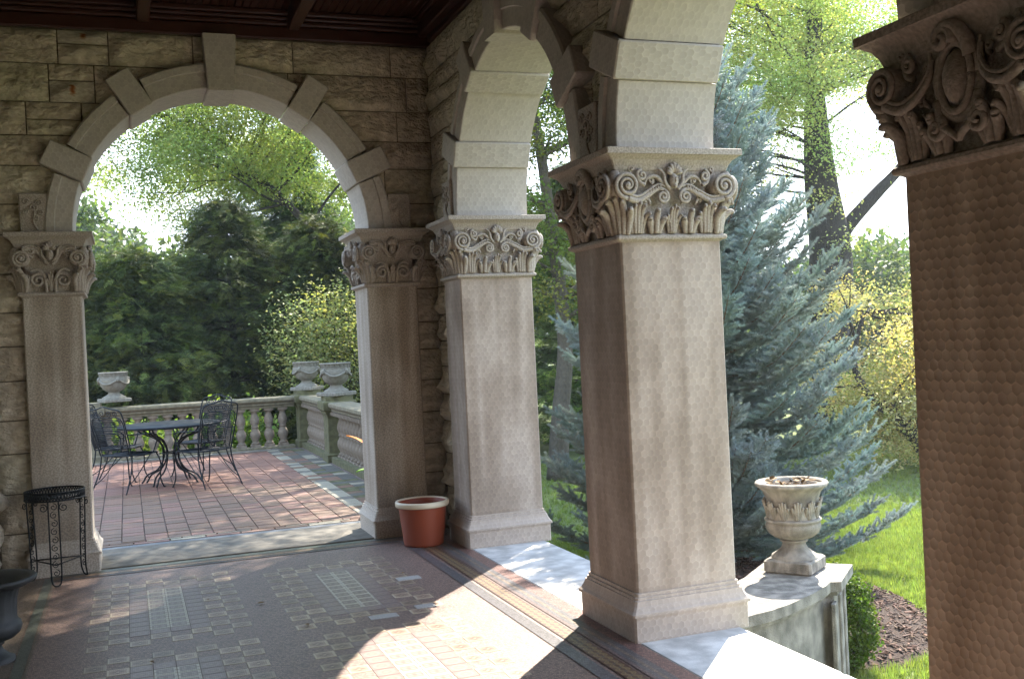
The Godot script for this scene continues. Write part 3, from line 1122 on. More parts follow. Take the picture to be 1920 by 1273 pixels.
func shaft_mesh(hx: float, hz: float, y0: float, y1: float, seed_: int, stain: float) -> ArrayMesh:
	# a square shaft whose faces carry vertical weather streaks and paler, more worn patches
	var f := FastNoiseLite.new()
	f.seed = seed_
	f.frequency = 1.0
	f.fractal_octaves = 3
	var st := st_new()
	st.set_smooth_group(-1)
	var per := PackedVector3Array()
	var c := 0.01
	for k in 4:
		var a: Vector2 = [Vector2(hx, -hz), Vector2(-hx, -hz), Vector2(-hx, hz), Vector2(hx, hz)][k]
		var b: Vector2 = [Vector2(-hx, -hz), Vector2(-hx, hz), Vector2(hx, hz), Vector2(hx, -hz)][k]
		var d := (b - a).normalized()
		for i in 17:
			var p := (a + d * c).lerp(b - d * c, i / 16.0)
			per.append(Vector3(p.x, 0, p.y))
	var rows := 26
	var n := per.size()
	var col := func(p: Vector3) -> Color:
		var v := f.get_noise_3d(p.x * 7.0, p.y * 0.45, p.z * 7.0)
		var w := f.get_noise_3d(p.x * 2.0 + 40.0, p.y * 1.6, p.z * 2.0)
		var t := clampf(0.5 + v * 1.1 + w * 0.7, 0, 1)
		var k := lerpf(1.0 - stain, 1.06, t)
		return Color(k, k * lerpf(1.0 - 0.16 * stain, 1.0, t), k * lerpf(1.0 - 0.34 * stain, 1.0, t))
	for j in rows:
		for i in n:
			var q := [per[i], per[i], per[(i + 1) % n], per[(i + 1) % n]]
			for e in 4:
				q[e].y = lerpf(y0, y1, float(j + (1 if e in [1, 2] else 0)) / rows)
			for e in [0, 1, 2, 0, 2, 3]:
				st.set_color(col.call(q[e]))
				st.add_vertex(q[e])
	return done(st)


func column(called: String, label: String, cx: float, cz: float, hx: float, hz: float, faces: Array, shaft_m: Material, carve_m: Material, corners: Array) -> void:
	var c := thing(called, label, "column", Vector3(cx, 0, cz))
	var p := 0.042
	var st := sq_lathe([[0.0, hx + p, hz + p], [0.132, hx + p, hz + p], [0.135, hx + p + 0.012, hz + p + 0.012], [0.15, hx + p + 0.012, hz + p + 0.012], [0.163, hx + p, hz + p], [0.185, hx + 0.03, hz + 0.03], [0.205, hx + 0.024, hz + 0.024], [0.21, hx + 0.024, hz + 0.024], [0.212, hx + 0.016, hz + 0.016], [0.226, hx + 0.016, hz + 0.016], [0.228, hx + 0.008, hz + 0.008], [0.246, hx + 0.008, hz + 0.008], [0.248, hx - 0.01, hz - 0.01]], Vector3.ZERO, 0.01)
	obj("base", done(st), shaft_m, c)
	obj("shaft", shaft_mesh(hx, hz, 0.245, 2.062, int(cz * 100.0), 0.36 if shaft_m == M.shaft_plain else 0.34), shaft_m, c)
	st = sq_lathe([[2.055, hx, hz], [2.062, hx + 0.01, hz + 0.01], [2.066, hx + 0.026, hz + 0.026], [2.074, hx + 0.03, hz + 0.03], [2.086, hx + 0.028, hz + 0.028], [2.094, hx + 0.014, hz + 0.014], [2.097, hx + 0.002, hz + 0.002]], Vector3.ZERO, 0.008)
	obj("necking", done(st), carve_m, c)
	var cap := Node3D.new()
	cap.name = "capital"
	c.add_child(cap)
	st = sq_lathe([[2.09, hx - 0.002, hz - 0.002], [2.25, hx - 0.004, hz - 0.004], [2.34, hx + 0.006, hz + 0.006], [2.42, hx + 0.03, hz + 0.03]], Vector3.ZERO, 0.03)
	obj("bell", done(st), carve_m, cap)
	st = sq_lathe([[2.41, hx + 0.02, hz + 0.02], [2.425, hx + 0.036, hz + 0.036], [2.45, hx + 0.045, hz + 0.045], [2.475, hx + 0.06, hz + 0.06], [2.492, hx + 0.084, hz + 0.084], [2.496, hx + 0.088, hz + 0.088], [2.498, hx + 0.1, hz + 0.1], [2.528, hx + 0.1, hz + 0.1], [2.531, hx + 0.096, hz + 0.096]], Vector3.ZERO, 0.006)
	obj("abacus", done(st), carve_m, cap)
	for f in faces:
		var a: float = f[0]
		var side: bool = absf(sin(a)) > 0.5
		var hw := hz if side else hx
		var dist := hx if side else hz
		var tr := Transform3D(Basis(Vector3.UP, a), Vector3.ZERO)
		for e in capital_face(hw, f[1]):
			var o := obj(e[0], e[1], carve_m, cap)
			o.transform = tr * Transform3D(Basis(Vector3.UP, e[3]), Vector3(0, 2.094, dist) + e[2])
	for q in corners:
		# corner leaves that turn out under the volutes
		var o := obj("corner_leaf", leaf_relief(0.15, 0.185, 0.055), carve_m, cap)
		o.position = Vector3(q[0] * (hx - 0.012), 2.094, q[1] * (hz - 0.012))
		o.rotation.y = atan2(q[0], q[1])
		st = st_new()
		var hub := Vector3(q[0] * (hx + 0.028), 2.339, q[1] * (hz + 0.028))
		add_tube(st, PackedVector3Array([hub + Vector3(0, -0.07, 0), hub + Vector3(0, -0.05, 0), hub + Vector3(q[0] * 0.012, 0, q[1] * 0.012), hub + Vector3(0, 0.06, 0), hub + Vector3(0, 0.08, 0)]), PackedFloat32Array([0.015, 0.03, 0.034, 0.03, 0.02]), 10)
		obj("corner_scroll", done(st), carve_m, cap)


func columns_all() -> void:
	var W := -PI / 2
	var E := PI / 2
	column("square_column", "tall square carved column in the middle, between the sunlit floor and the blue spruce", 2.706, -5.143, 0.296, 0.296, [[0.0, "mask"], [W, "oval"], [E, "mask"], [PI, "mask"]], M.shaft, M.carved, [[-1, 1], [1, 1], [-1, -1], [1, -1]])
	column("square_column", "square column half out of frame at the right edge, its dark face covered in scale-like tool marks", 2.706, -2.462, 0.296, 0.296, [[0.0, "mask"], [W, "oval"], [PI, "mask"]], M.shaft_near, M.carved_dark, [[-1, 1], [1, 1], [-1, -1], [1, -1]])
	column("square_column", "engaged square column with pale capital just right of the orange plastic pot", 2.706, -7.82, 0.296, 0.21, [[0.0, "mask"], [W, "mask"], [E, "mask"]], M.shaft, M.carved, [[-1, 1], [1, 1]])
	column("wall_pilaster", "stained smooth pilaster left of the orange plastic pot, right side of the terrace arch", 2.087, -8.685, 0.213, 0.245, [[0.0, "plain"], [W, "plain"]], M.shaft_plain, M.carved, [[-1, 1], [1, 1], [-1, -1]])
	column("wall_pilaster", "smooth pilaster behind the black plant stand, left side of the terrace arch", -0.496, -8.685, 0.2025, 0.245, [[0.0, "plain"], [E, "plain"]], M.shaft_plain, M.carved, [[-1, 1], [1, 1], [1, -1]])


# ---------------------------------------------------------------- terrace
func terrace() -> void:
	var tf := obj("terrace_floor", box_mesh(Vector3(8.2, 0.9, 8.1)), M.grout)
	tf.position = Vector3(-1.5, -0.903, -13.15)
	struct(tf)
	var fo := -tf.position
	# stone sill under the arch
	var sill := obj("stone_sill", box_mesh(Vector3(2.72, 0.012, 0.79), 0.004), M.sill)
	sill.position = Vector3(0.79, 0.001, -8.835)
	struct(sill)
	# blue-grey strip, then a mixed row of small tiles, then the red field
	obj("blue_strip", box_mesh(Vector3(5.6, 0.012, 0.11), 0.003), M.terra_blue, tf).position = fo + Vector3(-0.4, -0.004, -9.3)
	var r := RandomNumberGenerator.new()
	r.seed = 77
	var long := slab_tile(0.285, 0.085, 0.012)
	var x := -0.75
	var n := 0
	while x < 2.3:
		var m: Material = M.terra_cream if r.randf() < 0.35 else M.terra[r.randi() % 6]
		obj("border_tile", long, m, tf).position = fo + Vector3(x, -0.004, -9.42)
		obj("border_tile", slab_tile(0.285, 0.035, 0.012) if n == 0 else tf.get_meta("thin"), M.terra_cream if r.randf() < 0.7 else M.terra[r.randi() % 6], tf).position = fo + Vector3(x + 0.1, -0.004, -9.495)
		if n == 0:
			tf.set_meta("thin", tf.get_child(-1).mesh)
		x += 0.294
		n += 1
	tf.remove_meta("thin")
	var tile := slab_tile(0.183, 0.15, 0.012)
	var rest := st_new()
	var rows := 45
	for j in rows:
		for i in range(-16, 12):
			var p := Vector3(-0.3 + 0.19 * (i + 0.5), -0.004 + r.randf_range(-0.002, 0.002), -9.6 - 0.156 * j)
			if i >= -1 and j < 21:
				var o := obj("floor_tile", tile, M.terra[r.randi() % 6], tf)
				o.position = fo + p
				o.rotation = Vector3(r.randf_range(-0.004, 0.004), r.randf_range(-0.008, 0.008), r.randf_range(-0.004, 0.004))
			else:
				rest.append_from(tile, 0, Transform3D(Basis(Vector3.UP, r.randf_range(-0.008, 0.008)) * Basis(Vector3.RIGHT, r.randf_range(-0.004, 0.004)), fo + p))
	stuff(obj("far_floor_tiles", rest.commit(), M.terra[2], tf))
	# border of cream, dark and red tiles along the right balustrade
	var sq := slab_tile(0.17, 0.17, 0.012)
	for j in 41:
		for i in 3:
			var m: Material = M.terra_dark
			if i == 0:
				m = M.terra_cream if r.randf() < 0.5 else (M.terra[r.randi() % 6] if r.randf() < 0.5 else M.sill)
			elif i == 1:
				m = M.terra[r.randi() % 6] if r.randf() < 0.5 else (M.terra_dark if r.randf() < 0.6 else M.moss)
			else:
				m = M.terra_dark if r.randf() < 0.7 else (M.terra_cream if r.randf() < 0.4 else M.moss)
			var o := obj("border_tile", sq, m, tf)
			o.position = fo + Vector3(2.07 + 0.174 * i, -0.004 + r.randf_range(-0.001, 0.001), -9.62 - 0.174 * j)
	# pale strip at the far side
	obj("stone_strip", box_mesh(Vector3(5.4, 0.014, 0.28), 0.004), M.sill, tf).position = fo + Vector3(-0.5, -0.004, -16.78)


func baluster_mesh() -> ArrayMesh:
	var st := st_new()
	add_lathe(st, [Vector2(0.052, 0.05), Vector2(0.066, 0.056), Vector2(0.066, 0.075), Vector2(0.045, 0.09), Vector2(0.05, 0.115), Vector2(0.074, 0.16), Vector2(0.082, 0.2), Vector2(0.076, 0.24), Vector2(0.054, 0.285), Vector2(0.044, 0.31), Vector2(0.058, 0.32), Vector2(0.058, 0.335), Vector2(0.046, 0.345), Vector2(0.066, 0.38), Vector2(0.074, 0.42), Vector2(0.07, 0.46), Vector2(0.05, 0.52), Vector2(0.042, 0.55), Vector2(0.06, 0.565), Vector2(0.06, 0.58)], 16)
	add_box(st, Vector3(0, 0, 0), Vector3(0.15, 0.05, 0.15), 0.005)
	add_box(st, Vector3(0, 0.58, 0), Vector3(0.15, 0.045, 0.15), 0.005)
	return done(st)


func rail_prof(len_: float) -> ArrayMesh:
	# moulded handrail along x, base at y = 0
	var st := st_new()
	st.set_smooth_group(-1)
	var sec := [Vector2(-0.09, 0), Vector2(-0.1, 0.03), Vector2(-0.125, 0.05), Vector2(-0.125, 0.075), Vector2(-0.16, 0.1), Vector2(-0.17, 0.115), Vector2(-0.17, 0.15), Vector2(-0.15, 0.165), Vector2(0.15, 0.165), Vector2(0.17, 0.15), Vector2(0.17, 0.115), Vector2(0.16, 0.1), Vector2(0.125, 0.075), Vector2(0.125, 0.05), Vector2(0.1, 0.03), Vector2(0.09, 0)]
	var rings := []
	for x in [-len_ / 2, len_ / 2]:
		var ring := PackedVector3Array()
		for q in sec:
			ring.append(Vector3(x, q.y, q.x))
		rings.append(ring)
	ring_loft(st, rings)
	return done(st)


func pier_mesh(h := 0.0) -> ArrayMesh:
	return done(sq_lathe([[0, 0.2, 0.2], [0.1, 0.2, 0.2], [0.12, 0.17, 0.17], [0.6, 0.17, 0.17], [0.64, 0.18, 0.18], [0.67, 0.2, 0.2], [0.69, 0.2, 0.2], [0.72, 0.23, 0.23], [0.76, 0.235, 0.235], [0.82 + h, 0.235, 0.235], [0.835 + h, 0.22, 0.22], [0.835 + h, 0.19, 0.19], [0.9 + h, 0.19, 0.19]], Vector3.ZERO, 0.008))


func balustrades() -> void:
	var bm := baluster_mesh()
	var back := thing("stone_balustrade", "stone balustrade across the far end of the terrace, behind the iron table", "balustrade", Vector3(1.0, 0, -17.0))
	obj("handrail", rail_prof(2.95), M.bal, back).position = Vector3(0.0, 0.655, 0)
	obj("plinth", box_mesh(Vector3(2.95, 0.06, 0.26)), M.bal, back).position = Vector3(0.0, -0.02, 0)
	for i in 13:
		obj("baluster", bm, M.bal_pink, back).position = Vector3(-1.32 + 0.218 * i, 0.035, 0)
	var p0 := obj("pier", pier_mesh(), M.bal, back)
	p0.position = Vector3(-1.2 - 0.38, 0, 0)
	var side := thing("stone_balustrade", "mossy pink-stoned balustrade along the right side of the terrace, leading up to the arch", "balustrade", Vector3(2.71, 0, -13.2), -PI / 2)
	for q in [[-2.5, 2.1], [1.35, 4.7]]:
		obj("handrail", rail_prof(q[1]), M.bal, side).position = Vector3(q[0] - 0.05, 0.655, 0)
		obj("plinth", box_mesh(Vector3(q[1], 0.1, 0.3)), M.moss, side).position = Vector3(q[0] - 0.05, -0.02, 0)
		var n := int(q[1] / 0.19)
		for i in n:
			obj("baluster", bm, M.bal_pink, side).position = Vector3(q[0] - 0.05 - q[1] / 2 + (i + 0.5) * q[1] / n, 0.05, 0)
		# dentils under the rail
		var st := st_new()
		for i in int(q[1] / 0.09):
			add_box(st, Vector3(q[0] - 0.05 - q[1] / 2 + 0.045 + i * 0.09, 0.645, 0.115), Vector3(0.05, 0.05, 0.05), 0.003)
		stuff(obj("dentils", done(st), M.bal_pink, side))
	for x in [-3.8, -1.27]:
		obj("pier", pier_mesh(), M.moss, side).position = Vector3(x, 0, 0)
	var left := thing("stone_balustrade", "short pale length of balustrade left of the far left urn", "balustrade", Vector3(-1.75, 0, -17.0))
	obj("handrail", rail_prof(2.0), M.urn, left).position = Vector3(0, 0.72, 0)
	obj("plinth", box_mesh(Vector3(2.0, 0.06, 0.26)), M.bal, left).position = Vector3(0, -0.02, 0)
	for i in 8:
		obj("baluster", bm, M.bal_pink, left).position = Vector3(-0.8 + 0.218 * i, 0.07, 0)
	terrace_urns()


func terrace_urns() -> void:
	var u := thing("stone_urn", "weathered stone urn on the far left pier of the terrace balustrade", "urn", Vector3(-0.2, 0.9, -17.0), 0.3, "stone urns on the balustrade piers")
	obj("plinth", box_mesh(Vector3(0.4, 0.055, 0.4), 0.01), M.urn, u)
	obj("foot", lathe([Vector2(0.17, 0.055), Vector2(0.17, 0.075), Vector2(0.12, 0.1), Vector2(0.085, 0.13), Vector2(0.08, 0.15), Vector2(0.1, 0.16)], 28), M.urn, u)
	obj("bowl", lathe([Vector2(0.09, 0.155), Vector2(0.15, 0.19), Vector2(0.19, 0.25), Vector2(0.21, 0.32), Vector2(0.205, 0.36), Vector2(0.2, 0.37), Vector2(0.2, 0.43), Vector2(0.215, 0.435), Vector2(0.215, 0.455), Vector2(0.19, 0.455), Vector2(0.18, 0.43), Vector2(0.02, 0.42)], 36), M.urn, u)
	var st := st_new()
	for i in 20:
		var a := TAU * i / 20.0
		for q in [[0.0, 0.385, 0.035, 0.008], [0.0, 0.415, 0.05, 0.008], [-0.02, 0.4, 0.008, 0.035]]:
			var b := box_mesh(Vector3(q[2], q[3], 0.012), 0.001)
			st.append_from(b, 0, Transform3D(Basis(Vector3.UP, a), Vector3.ZERO) * Transform3D(Basis(), Vector3(q[0], q[1] - 0.004, 0.202)))
	obj("key_band", done(st), M.urn, u)
	for i in 4:
		var a := TAU * i / 4.0
		var sw := PackedVector3Array()
		for k in 13:
			var t := k / 12.0
			var b := a + t * TAU / 4.0
			sw.append(Vector3(sin(b) * 0.213, 0.345 - 0.075 * sin(PI * t), cos(b) * 0.213))
		obj("swag", tube(sw, taper(13, 0.016, 0.016), 7), M.urn, u)
		var e := ellipsoid(Vector3(sin(a) * 0.215, 0.34, cos(a) * 0.215), Vector3(0.03, 0.042, 0.03), 12)
		obj("mask", done(e), M.urn, u)
	copy(u, "stone_urn", "weathered stone urn on the far right corner pier of the terrace, left of its twin", Vector3(2.71, 0.9, -17.0), 0.9)
	copy(u, "stone_urn", "nearer stone urn on the mossy side balustrade, closest to the right pilaster", Vector3(2.71, 0.9, -14.47), 0.55)


# ---------------------------------------------------------------- curved pedestal and its urn
func from_above(poly: PackedVector2Array) -> PackedVector2Array:
	# (x, z) outline turned to run counter-clockwise seen from above
	var area := 0.0
	for i in poly.size():
		var a := poly[i]
		var b := poly[(i + 1) % poly.size()]
		area += a.x * -b.y + b.x * a.y
	var p := poly.duplicate()
	if area < 0:
		p.reverse()
	return p


func prism(outline: PackedVector2Array, y0: float, y1: float) -> ArrayMesh:
	var poly := from_above(outline)
	var st := st_new()
	st.set_smooth_group(-1)
	var rings := []
	for y in [y0, y1]:
		var ring := PackedVector3Array()
		for p in poly:
			ring.append(Vector3(p.x, y, p.y))
		rings.append(ring)
	ring_loft(st, rings, true, false, false)
	var idx := Geometry2D.triangulate_polygon(poly)
	for i in range(0, idx.size(), 3):
		var q := from_above(PackedVector2Array([poly[idx[i]], poly[idx[i + 1]], poly[idx[i + 2]]]))
		tri(st, Vector3(q[0].x, y1, q[0].y), Vector3(q[2].x, y1, q[2].y), Vector3(q[1].x, y1, q[1].y))
	return done(st)


func pedestal() -> void:
	var base := obj("porch_base", box_mesh(Vector3(0.5, 0.77, 13.0)), M.ped)
	base.position = Vector3(2.7, -0.905, -2.3)
	struct(base)
	var edge := [Vector2(3.0, -4.93), Vector2(3.125, -4.95), Vector2(3.31, -4.99), Vector2(3.45, -5.04), Vector2(3.57, -5.1), Vector2(3.7, -5.165), Vector2(3.81, -5.23), Vector2(3.9, -5.29), Vector2(3.97, -5.345), Vector2(4.03, -5.32), Vector2(4.385, -5.66), Vector2(4.14, -5.91), Vector2(3.96, -6.03), Vector2(3.6, -5.72), Vector2(3.35, -5.56), Vector2(3.0, -5.5)]
	var top := PackedVector2Array(edge)
	var o := thing("curved_pedestal", "curved stone cheek wall beside the porch steps, carrying the garden urn", "pedestal")
	obj("coping", prism(top, -0.055, 0.006), M.ped, o)
	obj("coping_moulding", prism(Geometry2D.offset_polygon(top, -0.03)[0], -0.085, -0.0555), M.ped, o)
	obj("body", prism(Geometry2D.offset_polygon(top, -0.055)[0], -0.95, -0.0855), M.ped, o)
	# raised strips on the end pier
	for q in [[4.02, -5.315, 0.09], [4.2, -5.5, 0.1], [4.32, -5.62, 0.07]]:
		var s := obj("pier_strip", box_mesh(Vector3(q[2], 0.76, 0.03), 0.006), M.ped, o)
		s.position = Vector3(q[0] - 0.03, -0.88, q[1] - 0.03)
		s.rotation.y = PI / 4
	# urn
	var u := thing("garden_urn", "grey classical stone urn full of dry leaves on the curved pedestal, before the spruce", "urn", Vector3(3.99, 0.006, -5.73), 0.62)
	obj("plinth", box_mesh(Vector3(0.31, 0.085, 0.31), 0.012), M.urn_grey, u)
	obj("foot", lathe([Vector2(0.148, 0.085), Vector2(0.145, 0.1), Vector2(0.115, 0.118), Vector2(0.085, 0.145), Vector2(0.074, 0.17), Vector2(0.074, 0.185), Vector2(0.088, 0.19), Vector2(0.088, 0.2), Vector2(0.075, 0.205)], 32), M.urn_grey, u)
	obj("bulge", lathe([Vector2(0.07, 0.203), Vector2(0.12, 0.218), Vector2(0.155, 0.245), Vector2(0.17, 0.275), Vector2(0.172, 0.3), Vector2(0.165, 0.318), Vector2(0.178, 0.323), Vector2(0.18, 0.333), Vector2(0.172, 0.34), Vector2(0.16, 0.342)], 72, 36, 0.035, 1, 4), M.urn_grey, u)
	obj("bell", lathe([Vector2(0.16, 0.34), Vector2(0.158, 0.37), Vector2(0.16, 0.42), Vector2(0.168, 0.47), Vector2(0.184, 0.51), Vector2(0.205, 0.535), Vector2(0.222, 0.545), Vector2(0.23, 0.552), Vector2(0.232, 0.565), Vector2(0.224, 0.575), Vector2(0.205, 0.577), Vector2(0.192, 0.565), Vector2(0.185, 0.55), Vector2(0.02, 0.545)], 48), M.urn_grey, u)
	for i in 12:
		var l := obj("carved_leaf", leaf_relief(0.07, 0.12, 0.012) if i == 0 else u.get_child(4).mesh, M.urn_grey, u)
		var a := TAU * i / 12.0
		l.position = Vector3(sin(a) * 0.143, 0.345, cos(a) * 0.143)
		l.rotation.y = a
	var soil := obj("soil", lathe([Vector2(0.155, 0.5), Vector2(0.184, 0.55), Vector2(0.1, 0.562), Vector2(0.01, 0.556)], 24), M.soil, u)
	var r := RandomNumberGenerator.new()
	r.seed = 19
	for i in 26:
		var lf := obj("dry_leaf", leaf_card(0.05) if i == 0 else soil.get_child(0).mesh, M.dry, soil) if i > 0 else obj("dry_leaf", leaf_card(0.05), M.dry, soil)
		var a := r.randf() * TAU
		var d := sqrt(r.randf()) * 0.17
		lf.position = Vector3(cos(a) * d, 0.566 + r.randf() * 0.012, sin(a) * d)
		lf.rotation = Vector3(r.randf_range(-0.7, 0.7), r.randf() * TAU, r.randf_range(-0.7, 0.7))


func leaf_card(s: float) -> ArrayMesh:
	# one curled leaf with a fold along its midrib
	var st := st_new()
	st.set_smooth_group(-1)
	var prev: Array = []
	for j in 6:
		var t := j / 5.0
		var w := s * 0.32 * sin(PI * (0.08 + 0.9 * t))
		var z := (t - 0.5) * s
		var y := s * 0.25 * (t - 0.5) * (t - 0.5)
		var row := [Vector3(-w, y + w * 0.4, z), Vector3(0, y, z), Vector3(w, y + w * 0.4, z)]
		if prev:
			for i in 2:
				quad(st, prev[i], prev[i + 1], row[i + 1], row[i])
		prev = row
	return done(st)


# ---------------------------------------------------------------- ground outside
func scatter(called: String, parent: Node, mesh: Mesh, m: Material, xs: Array, cols: Array) -> MultiMeshInstance3D:
	var mm := MultiMesh.new()
	mm.transform_format = MultiMesh.TRANSFORM_3D
	mm.use_colors = true
	mm.mesh = mesh
	mm.instance_count = xs.size()
	for i in xs.size():
		mm.set_instance_transform(i, xs[i])
		mm.set_instance_color(i, cols[i])
	var o := MultiMeshInstance3D.new()
	o.multimesh = mm
	o.material_override = m
	o.set_meta("kind", "stuff")
	if parent == null:
		o.name = numbered(called)
		add_child(o)
	else:
		o.name = called
		parent.add_child(o, true)
	return o


func vary(c: Color, r: RandomNumberGenerator, k := 0.25, hue := 0.12) -> Color:
	var v := r.randf_range(1.0 - k, 1.0 + k)
	return Color(c.r * v * r.randf_range(1.0 - hue, 1.0 + hue), c.g * v, c.b * v * r.randf_range(1.0 - hue, 1.0 + hue))


func bed_height(p: Vector2) -> float:
	var d := Vector2((p.x - 5.0) / 1.45, (p.y + 8.3) / 2.25)
	return 0.16 * clampf(1.0 - d.length_squared(), 0, 1)


func garden_ground() -> void:
	var lawn := obj("lawn", box_mesh(Vector3(240, 0.5, 240)), M.lawn)
	lawn.position = Vector3(20, GROUND - 0.5, -40)
	struct(lawn)
	# mulch bed round the spruce
	var st := st_new()
	st.set_smooth_group(1)
	var f := FastNoiseLite.new()
	f.frequency = 4.0
	var rings := 12
	var segs := 40
	var pt := func(i: int, k: int) -> Vector3:
		var t := float(i) / rings
		var a := TAU * k / segs
		var w := 1.0 + 0.05 * sin(a * 5.0)
		var p := Vector2(5.0 + cos(a) * 1.42 * t * w, -8.3 + sin(a) * 2.2 * t * w)
		return Vector3(p.x, GROUND + 0.012 + bed_height(p) + (0.02 * f.get_noise_2dv(p) if i < rings else -0.02), p.y)
	for i in rings:
		for k in segs:
			quad(st, pt.call(i, k), pt.call(i, k + 1), pt.call(i + 1, k + 1), pt.call(i + 1, k))
	var bed := obj("mulch_bed", done(st), M.mulch)
	struct(bed)
	var r := RandomNumberGenerator.new()
	r.seed = 61
	var xs := []
	var cs := []
	for i in 5000:
		var a := r.randf() * TAU
		var t := sqrt(r.randf())
		var p := Vector2(5.0 + cos(a) * 1.42 * t, -8.3 + sin(a) * 2.2 * t)
		xs.append(Transform3D(Basis.from_euler(Vector3(r.randf_range(-0.6, 0.6), r.randf() * TAU, r.randf_range(-0.6, 0.6))).scaled(Vector3.ONE * r.randf_range(0.6, 1.5)), Vector3(p.x, GROUND + 0.02 + bed_height(p), p.y)))
		cs.append(vary(Color(0.085, 0.05, 0.034), r, 0.6))
	stuff(scatter("mulch_chips", bed, box_mesh(Vector3(0.045, 0.006, 0.014), 0.002), M.chip, xs, cs))
	# grass
	st = st_new()
	st.set_smooth_group(-1)
	for i in 7:
		var a := r.randf() * TAU
		var b := Vector3(cos(a), 0, sin(a)) * r.randf_range(0.0, 0.02)
		var side := Vector3(-sin(a), 0, cos(a)) * 0.003
		var tip := b + Vector3(cos(a) * r.randf_range(0.01, 0.035), r.randf_range(0.035, 0.06), sin(a) * 0.02)
		tri(st, b - side, tip, b + side)
	var tuft := done(st)
	xs = []
	cs = []
	for i in 60000:
		var p := Vector2(r.randf_range(3.2, 14.0), r.randf_range(-19.0, -4.0))
		if i % 2:
			p = Vector2(r.randf_range(4.2, 9.5), r.randf_range(-11.5, -5.0))
		if bed_height(p) > 0.004:
			continue
		xs.append(Transform3D(Basis(Vector3.UP, r.randf() * TAU).scaled(Vector3.ONE * r.randf_range(0.8, 1.6)), Vector3(p.x, GROUND, p.y)))
		cs.append(vary(Color(0.215, 0.265, 0.075), r, 0.35))
	var g := scatter("grass", null, tuft, M.blade, xs, cs)
	stuff(g)
	tag(g, "short sunlit lawn grass round the mulch bed", "grass")


